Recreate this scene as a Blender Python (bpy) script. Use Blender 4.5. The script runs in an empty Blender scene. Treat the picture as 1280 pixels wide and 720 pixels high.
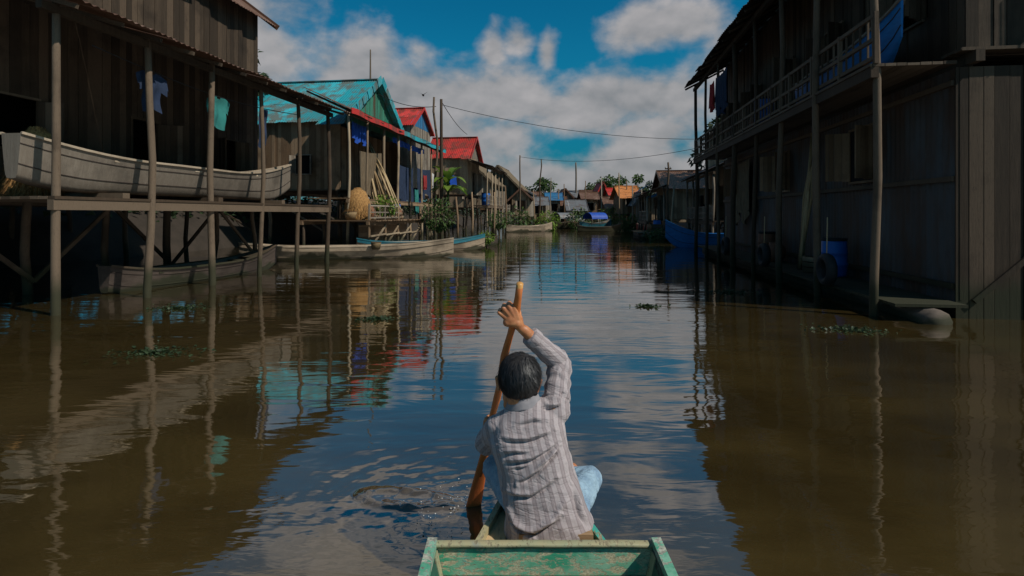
import bpy, bmesh, math, random
from mathutils import Vector, Matrix, Quaternion, noise as mnoise
R = math.radians
random.seed(11)
sc = bpy.context.scene
col = sc.collection

# ------------------------------------------------------------------ camera
F = 700.0            # focal length in photo pixels (1280 wide)
HZ = 268.0           # row of the horizon
CZ = 1.78            # eye height above the water
cd = bpy.data.cameras.new('camera'); cam = bpy.data.objects.new('camera', cd); col.objects.link(cam)
cd.sensor_width = 36.0; cd.lens = 36.0 * F / 1280.0
cd.shift_y = -(360 - HZ) / 1280.0
cd.clip_start = 0.05; cd.clip_end = 20000
cam.location = (0, 0, CZ); cam.rotation_euler = (R(90), 0, 0)
sc.camera = cam

def W(px, py, Y):
    return Vector(((px - 640) / F * Y, Y, CZ - (py - HZ) / F * Y))
TH = R(8.0)
UX, UY = math.sin(TH), math.cos(TH)
def C(s, t, z=0.0):           # canal frame: s along the canal, t across it
    return Vector((UX * s + UY * t, UY * s - UX * t, z))

# ------------------------------------------------------------------ node helper
def link_in(nt, sock, v):
    if isinstance(v, bpy.types.NodeSocket): nt.links.new(v, sock)
    else:
        try: sock.default_value = v
        except Exception:
            sock.default_value = (*v, 1.0)
class NT:
    def __init__(s, nt): s.nt = nt
    def n(s, typ, ins=None, out=0, **props):
        nd = s.nt.nodes.new(typ)
        for k, v in props.items(): setattr(nd, k, v)
        for k, v in (ins or {}).items(): link_in(s.nt, nd.inputs[k], v)
        return nd.outputs[out]
    def m(s, op, a, b=None, c=None, clamp=False):
        d = {0: a}
        if b is not None: d[1] = b
        if c is not None: d[2] = c
        return s.n('ShaderNodeMath', d, operation=op, use_clamp=clamp)
    def mix(s, f, a, b, mode='MIX'):
        nd = s.nt.nodes.new('ShaderNodeMix'); nd.data_type = 'RGBA'; nd.blend_type = mode
        link_in(s.nt, nd.inputs[0], f); link_in(s.nt, nd.inputs[6], a); link_in(s.nt, nd.inputs[7], b)
        return nd.outputs[2]
    def ramp(s, f, stops, interp='LINEAR'):
        nd = s.nt.nodes.new('ShaderNodeValToRGB'); cr = nd.color_ramp; cr.interpolation = interp
        while len(cr.elements) < len(stops): cr.elements.new(0.5)
        for e, (p, c) in zip(cr.elements, stops):
            e.position = p; e.color = (c, c, c, 1) if isinstance(c, (int, float)) else (*c[:3], 1)
        link_in(s.nt, nd.inputs[0], f); return nd.outputs[0]
    def noise(s, vec, scale, detail=4, rough=0.55, dist=0.0, out=0):
        return s.n('ShaderNodeTexNoise', {'Vector': vec, 'Scale': scale, 'Detail': detail, 'Roughness': rough, 'Distortion': dist}, out)
    def smooth(s, v, a, b, lo=0.0, hi=1.0):
        return s.n('ShaderNodeMapRange', {0: v, 1: a, 2: b, 3: lo, 4: hi}, interpolation_type='SMOOTHSTEP')

def new_mat(name):
    m = bpy.data.materials.new(name); m.use_nodes = True
    nt = m.node_tree; nt.nodes.clear(); h = NT(nt)
    out = nt.nodes.new('ShaderNodeOutputMaterial'); b = nt.nodes.new('ShaderNodeBsdfPrincipled')
    nt.links.new(b.outputs[0], out.inputs[0])
    return m, h, b
def coords(h, stretch=(1, 1, 1), out='Object'):
    tc = h.nt.nodes.new('ShaderNodeTexCoord')
    return h.n('ShaderNodeMapping', {0: tc.outputs[out], 3: stretch})
def tint(h):
    return h.n('ShaderNodeAttribute', attribute_name='tint', out=2)
def setb(h, b, **k):
    for n, v in k.items(): link_in(h.nt, b.inputs[n.replace('_', ' ')], v)
def bump(h, b, height, strength=0.5, dist=0.01):
    o = h.n('ShaderNodeBump', {'Height': height, 'Strength': strength, 'Distance': dist})
    h.nt.links.new(o, b.inputs['Normal'])

MATS = {}
def wood(name, c1, c2, scale=3.0, rough=0.85, stretch=(6, 6, 0.6), grime=0.6, tide=True):
    m, h, b = new_mat(name)
    v = coords(h, stretch); v0 = coords(h)
    n1 = h.noise(v, scale, 6, 0.65, 0.4); n2 = h.noise(v0, 0.9, 4, 0.6)
    n3 = h.noise(v, scale * 6, 3, 0.6)
    t = tint(h)
    f = h.m('ADD', h.m('MULTIPLY', n1, 0.6), h.m('MULTIPLY', h.m('POWER', t, 1.6), 0.85))
    c = h.mix(h.smooth(f, 0.25, 1.0), c1, c2)
    c = h.mix(h.smooth(n2, 0.48, 0.72, 0, grime), c, tuple(x * 0.35 for x in c1))
    c = h.mix(h.smooth(n3, 0.55, 0.7, 0, 0.5), c, tuple(x * 0.4 for x in c1))
    gz = h.n('ShaderNodeSeparateXYZ', {0: h.n('ShaderNodeNewGeometry')}, 2)
    wet = 0.0 if not tide else h.smooth(h.m('ADD', gz, h.m('MULTIPLY', h.m('SUBTRACT', n2, 0.5), 0.9)), 0.85 * tide, 0.35 * tide, 0, 0.88)
    c = h.mix(wet, c, (0.020, 0.023, 0.010))
    setb(h, b, Base_Color=c, Roughness=rough); b.inputs['Specular IOR Level'].default_value = 0.25
    bump(h, b, n1, 0.5, 0.01)
    MATS[name] = m; return m
def sheet(name, c, rust=0.25, rc=(0.09, 0.04, 0.02), rough=0.5, fade=0.35):
    m, h, b = new_mat(name)
    v0 = coords(h); v = coords(h, (1, 1, 0.25))
    n1 = h.noise(v, 1.3, 6, 0.65, 0.3); n2 = h.noise(v0, 5.0, 5, 0.6); t = tint(h)
    cc = h.mix(h.m('MULTIPLY', t, fade), c, tuple(min(1, x * 1.5 + 0.04) for x in c))
    cc = h.mix(h.smooth(h.m('FRACT', h.m('MULTIPLY', t, 7.31)), .55, 1.0, 0, .6), cc, tuple(x * .5 + r_ * .35 for x, r_ in zip(c, rc)))
    cc = h.mix(h.smooth(n2, 0.5, 0.75, 0, 0.4), cc, tuple(x * 0.55 for x in c))
    cc = h.mix(h.smooth(h.m('ADD', n1, h.m('MULTIPLY', t, 0.12)), 0.68 - rust * 0.5, 0.84 - rust * 0.4, 0, 0.85), cc, rc)
    setb(h, b, Base_Color=cc, Roughness=rough); b.inputs['Specular IOR Level'].default_value = 0.3
    bump(h, b, n2, 0.15, 0.01)
    MATS[name] = m; return m
def plain(name, c, c2=None, scale=4.0, rough=0.8, bstr=0.3, stretch=(1, 1, 1), spec=0.3, bd=0.01):
    m, h, b = new_mat(name)
    v = coords(h, stretch); n1 = h.noise(v, scale, 5, 0.6); t = tint(h)
    c2 = c2 or tuple(x * 0.55 for x in c)
    f = h.m('ADD', h.m('MULTIPLY', h.smooth(n1, 0.3, 0.7), 0.6), h.m('MULTIPLY', t, 0.5))
    setb(h, b, Base_Color=h.mix(f, c, c2), Roughness=rough); b.inputs['Specular IOR Level'].default_value = spec
    bump(h, b, n1, bstr, bd)
    MATS[name] = m; return m
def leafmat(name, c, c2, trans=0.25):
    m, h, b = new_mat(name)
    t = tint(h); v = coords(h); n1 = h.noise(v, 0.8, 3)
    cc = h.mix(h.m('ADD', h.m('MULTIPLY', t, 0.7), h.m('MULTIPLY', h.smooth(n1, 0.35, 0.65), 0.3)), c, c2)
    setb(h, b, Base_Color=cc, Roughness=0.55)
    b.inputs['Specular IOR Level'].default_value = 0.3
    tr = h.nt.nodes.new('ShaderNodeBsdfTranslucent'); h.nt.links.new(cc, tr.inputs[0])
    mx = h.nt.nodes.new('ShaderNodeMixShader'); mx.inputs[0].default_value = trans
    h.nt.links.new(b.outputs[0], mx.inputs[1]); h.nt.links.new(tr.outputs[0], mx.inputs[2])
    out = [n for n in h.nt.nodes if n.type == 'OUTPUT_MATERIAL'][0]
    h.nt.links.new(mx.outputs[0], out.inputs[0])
    MATS[name] = m; return m

wood('wood_dark', (0.050, 0.032, 0.019), (0.125, 0.088, 0.058))
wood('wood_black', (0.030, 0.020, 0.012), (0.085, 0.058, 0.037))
wood('wood_brown', (0.13, 0.078, 0.042), (0.26, 0.175, 0.105))
wood('wood_tan', (0.19, 0.135, 0.085), (0.34, 0.26, 0.17))
wood('wood_grey', (0.135, 0.108, 0.082), (0.27, 0.23, 0.18))
wood('wood_pale', (0.25, 0.19, 0.13), (0.45, 0.36, 0.26), stretch=(0.5, 6, 6), grime=0.7, tide=0.28)
wood('wood_hull_dark', (0.05, 0.036, 0.028), (0.13, 0.10, 0.08), stretch=(0.5, 6, 6), tide=0.28)
wood('deck_tan', (0.30, 0.19, 0.09), (0.48, 0.34, 0.18), stretch=(7, 0.6, 7), scale=4, tide=False)
wood('bamboo', (0.24, 0.16, 0.08), (0.42, 0.31, 0.17), stretch=(4, 4, 1))
sheet('teal_sheet', (0.010, 0.25, 0.29), 0.42, (0.11, 0.085, 0.06), fade=0.75)
sheet('green_sheet', (0.03, 0.16, 0.10), 0.15)
sheet('red_sheet', (0.42, 0.022, 0.014), 0.38, (0.12, 0.04, 0.025), fade=0.6)
sheet('rust_sheet', (0.17, 0.10, 0.07), 0.6)
sheet('grey_sheet', (0.12, 0.125, 0.13), 0.25)
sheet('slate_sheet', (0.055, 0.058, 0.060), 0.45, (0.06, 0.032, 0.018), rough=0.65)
sheet('blue_sheet', (0.02, 0.12, 0.24), 0.15)
sheet('orange_sheet', (0.45, 0.16, 0.04), 0.2)
plain('white_wall', (0.60, 0.60, 0.58), (0.38, 0.37, 0.35), 2.0)
plain('thatch', (0.19, 0.14, 0.085), (0.085, 0.06, 0.036), 3.0, 0.95, 0.8, (6, 6, 1), bd=0.05)
plain('straw', (0.50, 0.27, 0.09), (0.10, 0.045, 0.015), 6.0, 0.9, 0.8, (4, 4, 1.2), bd=0.03)
plain('tarp_blue', (0.012, 0.075, 0.40), (0.008, 0.04, 0.22), 2.0, 0.55, 0.6, bd=0.05)
plain('cloth_dark', (0.02, 0.035, 0.075), (0.012, 0.02, 0.04), 3.0, 0.9, 0.6, bd=0.03)
plain('cloth_teal', (0.03, 0.20, 0.18), (0.015, 0.10, 0.09), 3.0, 0.9, 0.6, bd=0.03)
plain('cloth_red', (0.35, 0.03, 0.03), (0.2, 0.02, 0.02), 3.0, 0.9, 0.6, bd=0.03)
plain('cloth_white', (0.55, 0.53, 0.50), (0.38, 0.36, 0.34), 3.0, 0.9, 0.6, bd=0.03)
plain('plastic_blue', (0.015, 0.12, 0.42), (0.01, 0.07, 0.26), 2.0, 0.4, 0.1)
plain('clay', (0.20, 0.085, 0.045), (0.11, 0.045, 0.025), 5.0, 0.7, 0.3)
plain('boat_blue', (0.01, 0.17, 0.46), (0.01, 0.09, 0.26), 3.0, 0.45, 0.2, (0.5, 4, 4))
plain('boat_teal', (0.02, 0.16, 0.20), (0.015, 0.08, 0.11), 3.0, 0.5, 0.2, (0.5, 4, 4))
plain('boat_red', (0.30, 0.045, 0.03), (0.14, 0.025, 0.02), 3.0, 0.5, 0.2, (0.5, 4, 4))
plain('wire', (0.02, 0.02, 0.022), None, 4.0, 0.6)
plain('bark', (0.075, 0.055, 0.04), (0.035, 0.026, 0.02), 5.0, 0.95, 0.8, (3, 3, 0.6), bd=0.03)
plain('indoor_shade', (0.012, 0.010, 0.009), (0.006, 0.005, 0.005), 2.0, 0.95)  # near-black colour standing for shade behind openings
plain('rubber', (0.02, 0.02, 0.02), None, 5.0, 0.7)
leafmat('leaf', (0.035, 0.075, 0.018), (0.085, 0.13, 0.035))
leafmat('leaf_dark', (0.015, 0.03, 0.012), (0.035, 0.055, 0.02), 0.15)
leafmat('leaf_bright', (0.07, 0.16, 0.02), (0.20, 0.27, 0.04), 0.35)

# ------------------------------------------------------------------ mesh builder
class MB:
    def __init__(s): s.v = []; s.f = []; s.t = []; s.sm = []
    def raw(s, vs, fs, tv=None, smooth=False):
        o = len(s.v); tv = random.random() if tv is None else tv
        s.v += [tuple(p) for p in vs]
        s.t += (list(tv) if isinstance(tv, (list, tuple)) else [tv] * len(vs))
        for f in fs: s.f.append([i + o for i in f]); s.sm.append(smooth)
        return s
    def box(s, x0, x1, y0, y1, z0, z1, tv=None, M=None):
        vs = [Vector((x, y, z)) for z in (z0, z1) for y in (y0, y1) for x in (x0, x1)]
        if M: vs = [M @ p for p in vs]
        return s.raw(vs, [(0, 2, 3, 1), (4, 5, 7, 6), (0, 1, 5, 4), (2, 6, 7, 3), (0, 4, 6, 2), (1, 3, 7, 5)], tv)
    def beam(s, a, b, w, h=None, tv=None, up=(0, 0, 1)):     # rectangular bar a -> b
        a, b = Vector(a), Vector(b); h = h or w; d = (b - a)
        L = d.length; d = d / L; u = Vector(up)
        if abs(d.dot(u)) > 0.95: u = Vector((1, 0, 0))
        x = d.cross(u).normalized(); y = x.cross(d)
        vs = [p + x * (sx * w / 2) + y * (sy * h / 2) for p in (a, b) for sx, sy in ((-1, -1), (1, -1), (1, 1), (-1, 1))]
        return s.raw(vs, [(3, 2, 1, 0), (4, 5, 6, 7), (0, 1, 5, 4), (1, 2, 6, 5), (2, 3, 7, 6), (3, 0, 4, 7)], tv)
    def tube(s, pts, rs, n=8, tv=None, cap=True, flat=None, upv=(0.13, 0.27, 0.95)):
        pts = [Vector(p) for p in pts]
        if not isinstance(rs, (list, tuple)): rs = [rs] * len(pts)
        vs = []; fs = []; px = None
        for i, p in enumerate(pts):
            d = (pts[min(i + 1, len(pts) - 1)] - pts[max(i - 1, 0)]).normalized()
            if px is None:
                u = Vector(upv)
                if abs(d.dot(u)) > 0.98: u = Vector((1, 0, 0))
                px = d.cross(u).normalized()
            else:
                px = (px - d * px.dot(d)).normalized()
            py = d.cross(px)
            for k in range(n):
                a = 2 * math.pi * k / n
                vs.append(p + px * (math.cos(a) * rs[i]) + py * (math.sin(a) * rs[i] * (flat or 1)))
        for i in range(len(pts) - 1):
            for k in range(n):
                k2 = (k + 1) % n
                fs.append((i * n + k, i * n + k2, (i + 1) * n + k2, (i + 1) * n + k))
        if cap:
            fs.append(tuple(reversed(range(n)))); fs.append(tuple((len(pts) - 1) * n + k for k in range(n)))
        return s.raw(vs, fs, tv, True)
    def rings(s, secs, tv=None, cap=True):       # list of equal-length closed loops
        n = len(secs[0]); vs = [p for sct in secs for p in sct]; fs = []
        for i in range(len(secs) - 1):
            for k in range(n):
                k2 = (k + 1) % n
                fs.append((i * n + k, i * n + k2, (i + 1) * n + k2, (i + 1) * n + k))
        if cap:
            fs.append(tuple(reversed(range(n)))); fs.append(tuple((len(secs) - 1) * n + k for k in range(n)))
        return s.raw(vs, fs, tv, True)
    def lathe(s, c, prof, n=16, tv=None):
        secs = [[Vector(c) + Vector((math.cos(2 * math.pi * k / n) * r, math.sin(2 * math.pi * k / n) * r, z)) for k in range(n)] for r, z in prof]
        return s.rings(secs, tv)
    def ball(s, c, rx, ry=None, rz=None, n=12, M=None, tv=None):
        ry = ry or rx; rz = rz or rx; secs = []
        for i in range(1, n):
            a = math.pi * i / n
            ring = []
            for k in range(n * 2):
                b = math.pi * k / n
                p = Vector((math.sin(a) * math.cos(b) * rx, math.sin(a) * math.sin(b) * ry, -math.cos(a) * rz))
                ring.append(Vector(c) + (M @ p if M else p))
            secs.append(ring)
        return s.rings(secs, tv)
    def grid(s, P, tv=None, smooth=True, closed=False):    # P[i][j] points
        ni, nj = len(P), len(P[0]); vs = [p for r in P for p in r]; fs = []
        for i in range(ni - 1):
            for j in range(nj - 1):
                fs.append((i * nj + j, i * nj + j + 1, (i + 1) * nj + j + 1, (i + 1) * nj + j))
        return s.raw(vs, fs, tv, smooth)
    def build(s, name, mat, parent=None, loc=None):
        me = bpy.data.meshes.new(name); me.from_pydata(s.v, [], s.f); me.update()
        at = me.attributes.new('tint', 'FLOAT', 'POINT'); at.data.foreach_set('value', s.t)
        me.polygons.foreach_set('use_smooth', s.sm)
        me.materials.append(MATS[mat] if isinstance(mat, str) else mat)
        o = bpy.data.objects.new(name, me); col.objects.link(o)
        if parent: o.parent = parent
        if loc is not None: o.location = loc
        return o

def tag(o, label=None, cat=None, group=None, kind=None):
    if label: o['label'] = label
    if cat: o['category'] = cat
    if group: o['group'] = group
    if kind: o['kind'] = kind
    return o
def empty(name, loc, rz=0.0, label=None, cat=None, group=None):
    o = bpy.data.objects.new(name, None); col.objects.link(o); o.empty_display_size = 0.2
    o.location = loc; o.rotation_euler = (0, 0, rz)
    return tag(o, label, cat, group)
def copy_tree(o, parent=None):
    c = o.copy(); col.objects.link(c); c.parent = parent
    for ch in list(o.children): copy_tree(ch, c)
    return c
def V(x, y, z=0.0): return Vector((x, y, z))
rnd = random.uniform

# ------------------------------------------------------------------ world: sky + clouds by direction
SUN_AZ, SUN_EL = R(118), R(46)      # azimuth from +Y towards +X
w = bpy.data.worlds.new('World'); sc.world = w; w.use_nodes = True
nt = w.node_tree; nt.nodes.clear(); h = NT(nt)
sky = nt.nodes.new('ShaderNodeTexSky'); sky.sky_type = 'NISHITA'; sky.sun_disc = False
sky.sun_elevation = SUN_EL; sky.sun_rotation = SUN_AZ
sky.air_density = 1.0; sky.dust_density = 0.6; sky.ozone_density = 2.5
tc = nt.nodes.new('ShaderNodeTexCoord')
sep = nt.nodes.new('ShaderNodeSeparateXYZ'); nt.links.new(tc.outputs['Generated'], sep.inputs[0])
az = h.m('ARCTAN2', sep.outputs[0], sep.outputs[1]); el = h.m('ARCSINE', sep.outputs[2])
uv = h.n('ShaderNodeCombineXYZ', {0: az, 1: el, 2: 0.0})
uvs = h.n('ShaderNodeMapping', {0: uv, 3: (0.80, 1.15, 1)})
nA = h.noise(uvs, 12.0, 7, 0.54, 0.1)
uvs2 = h.n('ShaderNodeMapping', {0: uv, 1: (-0.006, 0.020, 0), 3: (0.80, 1.15, 1)})
nB = h.noise(uvs2, 12.0, 4, 0.5, 0.1)
blobs = [  # px, py, rx, ry, weight
    (455, 80, 48, 58, 1.0), (430, 100, 60, 60, 0.9), (528, 62, 40, 22, 0.55), (618, 62, 22, 34, 0.85), (645, 52, 34, 22, 0.85), (684, 66, 17, 30, 0.9),
    (640, 85, 70, 18, 0.6), (812, 36, 62, 36, 1.0), (850, 30, 50, 36, 0.9),
    (520, 128, 110, 42, 1.0), (620, 122, 110, 44, 1.05), (720, 138, 120, 40, 1.0), (820, 122, 90, 48, 1.0), (560, 180, 120, 50, 1.0),
    (640, 165, 60, 40, 0.8), (815, 165, 70, 34, 1.0), (640, 225, 160, 36, 0.95), (800, 205, 120, 32, 1.0), (740, 232, 220, 36, 1.05), (420, 200, 160, 60, 1.0),
    (800, -60, 120, 30, 0.8), (500, -110, 150, 40, 0.85), (720, -170, 160, 45, 0.9), (950, 90, 120, 60, 0.9), (980, 200, 160, 60, 1.0), (300, 60, 120, 90, 0.9), (480, -200, 260, 60, 1.0), (430, -120, 120, 36, 0.9), (620, -240, 260, 60, 1.0), (560, -330, 400, 70, 1.1), (760, -420, 500, 90, 1.1)]  # highest ones lie above the view, added to grey the water's reflection
dens = None; topness = None
for px, py, rx, ry, wt in blobs:
    ca = math.atan2(px - 640, F); ce = math.atan2(HZ - py, math.hypot(F, px - 640))
    d = h.n('ShaderNodeVectorMath', {0: uv, 1: (ca, ce, 0)}, operation='SUBTRACT')
    d = h.n('ShaderNodeVectorMath', {0: d, 1: (F / rx, F / ry, 0)}, operation='MULTIPLY')
    L = h.n('ShaderNodeVectorMath', {0: d}, out=1, operation='LENGTH')
    e = h.m('MULTIPLY', h.m('SUBTRACT', 1.0, h.m('MULTIPLY', L, 0.62)), wt)
    dens = e if dens is None else h.m('SMOOTH_MAX', dens, e, 0.12)
# behind and overhead: looser fair-weather clouds
nG = h.noise(h.n('ShaderNodeMapping', {0: tc.outputs['Generated'], 3: (1, 1, 1.8)}), 2.6, 6, 0.58)
far = h.m('SUBTRACT', h.m('MULTIPLY', h.smooth(nG, 0.42, 0.68), 0.75), 0.1)
away = h.smooth(h.m('ABSOLUTE', az), 0.62, 0.95)
dens = h.m('MAXIMUM', dens, h.m('MULTIPLY', far, away))
cv = h.m('ADD', h.m('MULTIPLY', dens, 1.0), h.m('MULTIPLY', h.m('SUBTRACT', nA, 0.5), 1.3))
cover = h.smooth(cv, 0.26, 0.74, 0, 0.95)
emb = h.m('MULTIPLY', h.m('SUBTRACT', nA, nB), 1.9)
nD = h.noise(uvs, 6.0, 4, 0.5)
lum = h.m('ADD', h.m('ADD', 0.56, emb), h.m('MULTIPLY', h.m('SUBTRACT', nD, 0.5), 1.6), clamp=True)
low = h.smooth(el, 0.01, 0.22)
lum = h.m('MULTIPLY', lum, h.m('ADD', 0.72, h.m('MULTIPLY', low, 0.28)))
ccol = h.mix(lum, (1.8, 1.88, 1.98), (3.4, 3.25, 3.27))
skc = h.mix(1.0, sky.outputs[0], (0.035, 0.54, 0.58), 'MULTIPLY')
skc = h.mix(h.smooth(el, 0.30, 0.02), skc, h.mix(1.0, skc, (0.35, 0.46, 0.56), 'MULTIPLY'))
skc = h.mix(h.smooth(el, 0.0, 0.45), skc, h.mix(1.0, skc, (0.45, 0.80, 0.92), 'MULTIPLY'))
final = h.mix(cover, skc, ccol)
bg = nt.nodes.new('ShaderNodeBackground'); bg.inputs[1].default_value = 0.125
nt.links.new(final, bg.inputs[0])
wo = nt.nodes.new('ShaderNodeOutputWorld'); nt.links.new(bg.outputs[0], wo.inputs[0])

sd = bpy.data.lights.new('sun', 'SUN'); sun = bpy.data.objects.new('sun', sd); col.objects.link(sun)
sd.energy = 4.0; sd.angle = R(0.6); sd.color = (1.0, 0.94, 0.85)
sdir = Vector((math.sin(SUN_AZ) * math.cos(SUN_EL), math.cos(SUN_AZ) * math.cos(SUN_EL), math.sin(SUN_EL)))
sun.rotation_euler = sdir.to_track_quat('Z', 'Y').to_euler(); sun.location = (20, 5, 40)
sc.view_settings.view_transform = 'Standard'; sc.view_settings.look = 'None'; sc.view_settings.exposure = 0

# ------------------------------------------------------------------ water
PADDLE_IN = V(-0.2345, 3.42, 0.0)
def make_water():
    m, h, b = new_mat('canal_water')
    tc = h.nt.nodes.new('ShaderNodeTexCoord')
    def mp(sx, sy, rz=0.0):
        return h.n('ShaderNodeMapping', {0: tc.outputs['Object'], 2: (0, 0, rz), 3: (sx, sy, 1)})
    big = h.noise(mp(0.12, 0.42, 0.1), 1.0, 3, 0.5, 0.6)
    mid = h.noise(mp(0.7, 2.4, -0.06), 1.0, 3, 0.5, 0.5)
    fine = h.noise(mp(3.0, 8.0, 0.05), 1.0, 3, 0.55, 0.3)
    calm = h.smooth(h.noise(mp(0.05, 0.16, 0.2), 1.0, 2), 0.4, 0.62)
    hgt = h.m('ADD', h.m('MULTIPLY', big, 0.055), h.m('MULTIPLY', mid, 0.013))
    hgt = h.m('ADD', hgt, h.m('MULTIPLY', h.m('MULTIPLY', fine, h.m('ADD', 0.2, calm)), 0.0036))
    o = h.n('ShaderNodeBump', {'Height': hgt, 'Strength': 0.55, 'Distance': 1.0})
    h.nt.links.new(o, b.inputs['Normal'])
    mud = h.noise(mp(0.5, 0.9), 1.0, 4, 0.6)
    mud2 = h.noise(mp(0.11, 0.2, 0.4), 1.0, 4, 0.6)
    c = h.mix(h.smooth(h.m('ADD', h.m('MULTIPLY', mud, .5), h.m('MULTIPLY', mud2, .5)), .38, .62), (0.036, 0.024, 0.008), (0.068, 0.046, 0.015))
    dv = h.n('ShaderNodeVectorMath', {0: tc.outputs['Object'], 1: (0.34, 0.0, 0.0)}, operation='ADD')
    dv = h.n('ShaderNodeVectorMath', {0: dv, 1: (1.0, 1.7, 1.0)}, operation='MULTIPLY')
    stir = h.smooth(h.m('ADD', h.n('ShaderNodeVectorMath', {0: dv}, out=1, operation='LENGTH'), h.m('MULTIPLY', h.m('SUBTRACT', h.noise(mp(5, 8), 1.0, 5, .65, 1.0), .5), 1.1)), 0.62, 0.1, 0, .75)
    c = h.mix(stir, c, (0.082, 0.068, 0.058))
    setb(h, b, Base_Color=c, Roughness=0.5); b.inputs['Specular IOR Level'].default_value = 0.0
    gl = h.nt.nodes.new('ShaderNodeBsdfGlossy'); gl.inputs['Roughness'].default_value = 0.03; h.nt.links.new(o, gl.inputs['Normal'])
    lw = h.nt.nodes.new('ShaderNodeLayerWeight'); lw.inputs[0].default_value = 0.5; h.nt.links.new(o, lw.inputs['Normal'])
    fr = h.m('ADD', 0.06, h.m('MULTIPLY', 0.93, h.m('POWER', lw.outputs['Facing'], 1.9)), clamp=True)
    mx = h.nt.nodes.new('ShaderNodeMixShader'); h.nt.links.new(fr, mx.inputs[0]); h.nt.links.new(b.outputs[0], mx.inputs[1]); h.nt.links.new(gl.outputs[0], mx.inputs[2])
    out = [n for n in h.nt.nodes if n.type == 'OUTPUT_MATERIAL'][0]; h.nt.links.new(mx.outputs[0], out.inputs[0])
    MATS['water'] = m
    mb = MB(); n = 192; rs = [0.0]; r = 0.012
    while r < 1.6: rs.append(r); r += 0.011
    while r < 9000: rs.append(r); r *= 1.12
    vs = [V(0, 0, 0)]; fs = []
    for i, r in enumerate(rs[1:]):
        for k in range(n):
            a = 2 * math.pi * k / n; x, y = math.cos(a) * r, math.sin(a) * r
            z = 0.0
            if r < 1.6:
                fall = max(0.0, 1 - r / 1.55) ** 1.5
                # stroke swirl drifting to the left of the blade
                side = 0.25 + 0.75 * max(0.0, math.cos(a - R(165))) ** 1.2
                ph = mnoise.noise(V(x * 3.2, y * 3.2, 1.7)) * 3.0
                z += 0.0022 * fall * side * math.sin(r * 34 + ph * 1.6 + a * 1.5)
                z += 0.005 * fall * side * mnoise.noise(V(x * 9, y * 16, 0.3))
                z += 0.0025 * fall * side * mnoise.noise(V(x * 30, y * 40, 5.3))
                u = (x + 0.42) / 0.26; v = (y - 0.08 + 0.18 * (x + 0.42)) / 0.10
                q = u * u + v * v
                z += 0.026 * math.exp(-((q - 1) * 1.5) ** 2) * (0.5 + 0.9 * abs(mnoise.noise(V(x * 14, y * 14, 9))))
                z -= 0.003 * math.exp(-q * 1.6)
            vs.append(V(x, y, z))
    for k in range(n): fs.append((0, 1 + k, 1 + (k + 1) % n))
    for i in range(len(rs) - 2):
        for k in range(n):
            k2 = (k + 1) % n; a0 = 1 + i * n; b0 = a0 + n
            fs.append((a0 + k, b0 + k, b0 + k2, a0 + k2))
    mb.raw(vs, fs, 0.5, True)
    o = mb.build('water', 'water', loc=PADDLE_IN)
    tag(o, 'rippling dark brown canal water reflecting clouds and houses', None, None, 'structure')
make_water()
# ------------------------------------------------------------------ building helpers (local: +x faces the canal, y runs along it)
def board_wall(mb, a, b, z0, z1top, bw=0.22, openings=(), th=0.03, horiz=False, gap=0.008, out=None):
    """boards between plan points a and b; z1top is a number or f(u) with u the distance along the wall; openings = (u0,u1,z0,z1)"""
    a, b = Vector(a), Vector(b); d = b - a; L = d.length; d.normalize()
    nrm = V(d.y, -d.x, 0); top = z1top if callable(z1top) else (lambda u: z1top)
    def slab(u0, u1, za, zb0, zb1, off, tv):
        if zb0 - za < 0.03 and zb1 - za < 0.03: return
        vs = []
        for o_ in (off - th / 2, off + th / 2):
            for u, zb in ((u0, zb0), (u1, zb1)):
                p = a + d * u + nrm * o_
                vs.append(V(p.x, p.y, za)); vs.append(V(p.x, p.y, max(zb, za + 0.01)))
        mb.raw(vs, [(0, 1, 3, 2), (4, 6, 7, 5), (0, 4, 5, 1), (2, 3, 7, 6), (1, 5, 7, 3), (0, 2, 6, 4)], tv)
    if not horiz:
        u = 0.0
        while u < L - 0.02:
            w_ = min(bw * rnd(0.8, 1.2), L - u); u0, u1 = u, u + w_ - gap; off = rnd(-0.014, 0.014); tv = random.random()
            segs = [(z0 + rnd(-0.04, 0.02), None)]
            for (ou0, ou1, oz0, oz1) in openings:
                if u1 > ou0 + 0.02 and u0 < ou1 - 0.02:
                    segs = [(segs[0][0], oz0), (oz1, None)]
            for za, zb in segs:
                slab(u0, u1, za, zb if zb is not None else top(u0), zb if zb is not None else top(u1), off, tv)
            u += w_
    else:
        z = z0; H = max(top(0), top(L), top(L / 2))
        while z < H - 0.02:
            hh = min(bw * rnd(0.85, 1.15), H - z); us = [(0.0, L)]
            for (ou0, ou1, oz0, oz1) in openings:
                if z + hh > oz0 + 0.02 and z < oz1 - 0.02: us = [(0.0, ou0), (ou1, L)]
            tv = random.random()
            for u0, u1 in us:
                k = max(1, int((u1 - u0) / 2.4)); st = (u1 - u0) / k
                for i in range(k): slab(u0 + st * i, u0 + st * (i + 1) - gap, z, z + hh - gap, z + hh - gap, rnd(-0.006, 0.006), min(1, max(0, tv + rnd(-0.3, 0.3))))
            z += hh
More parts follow.
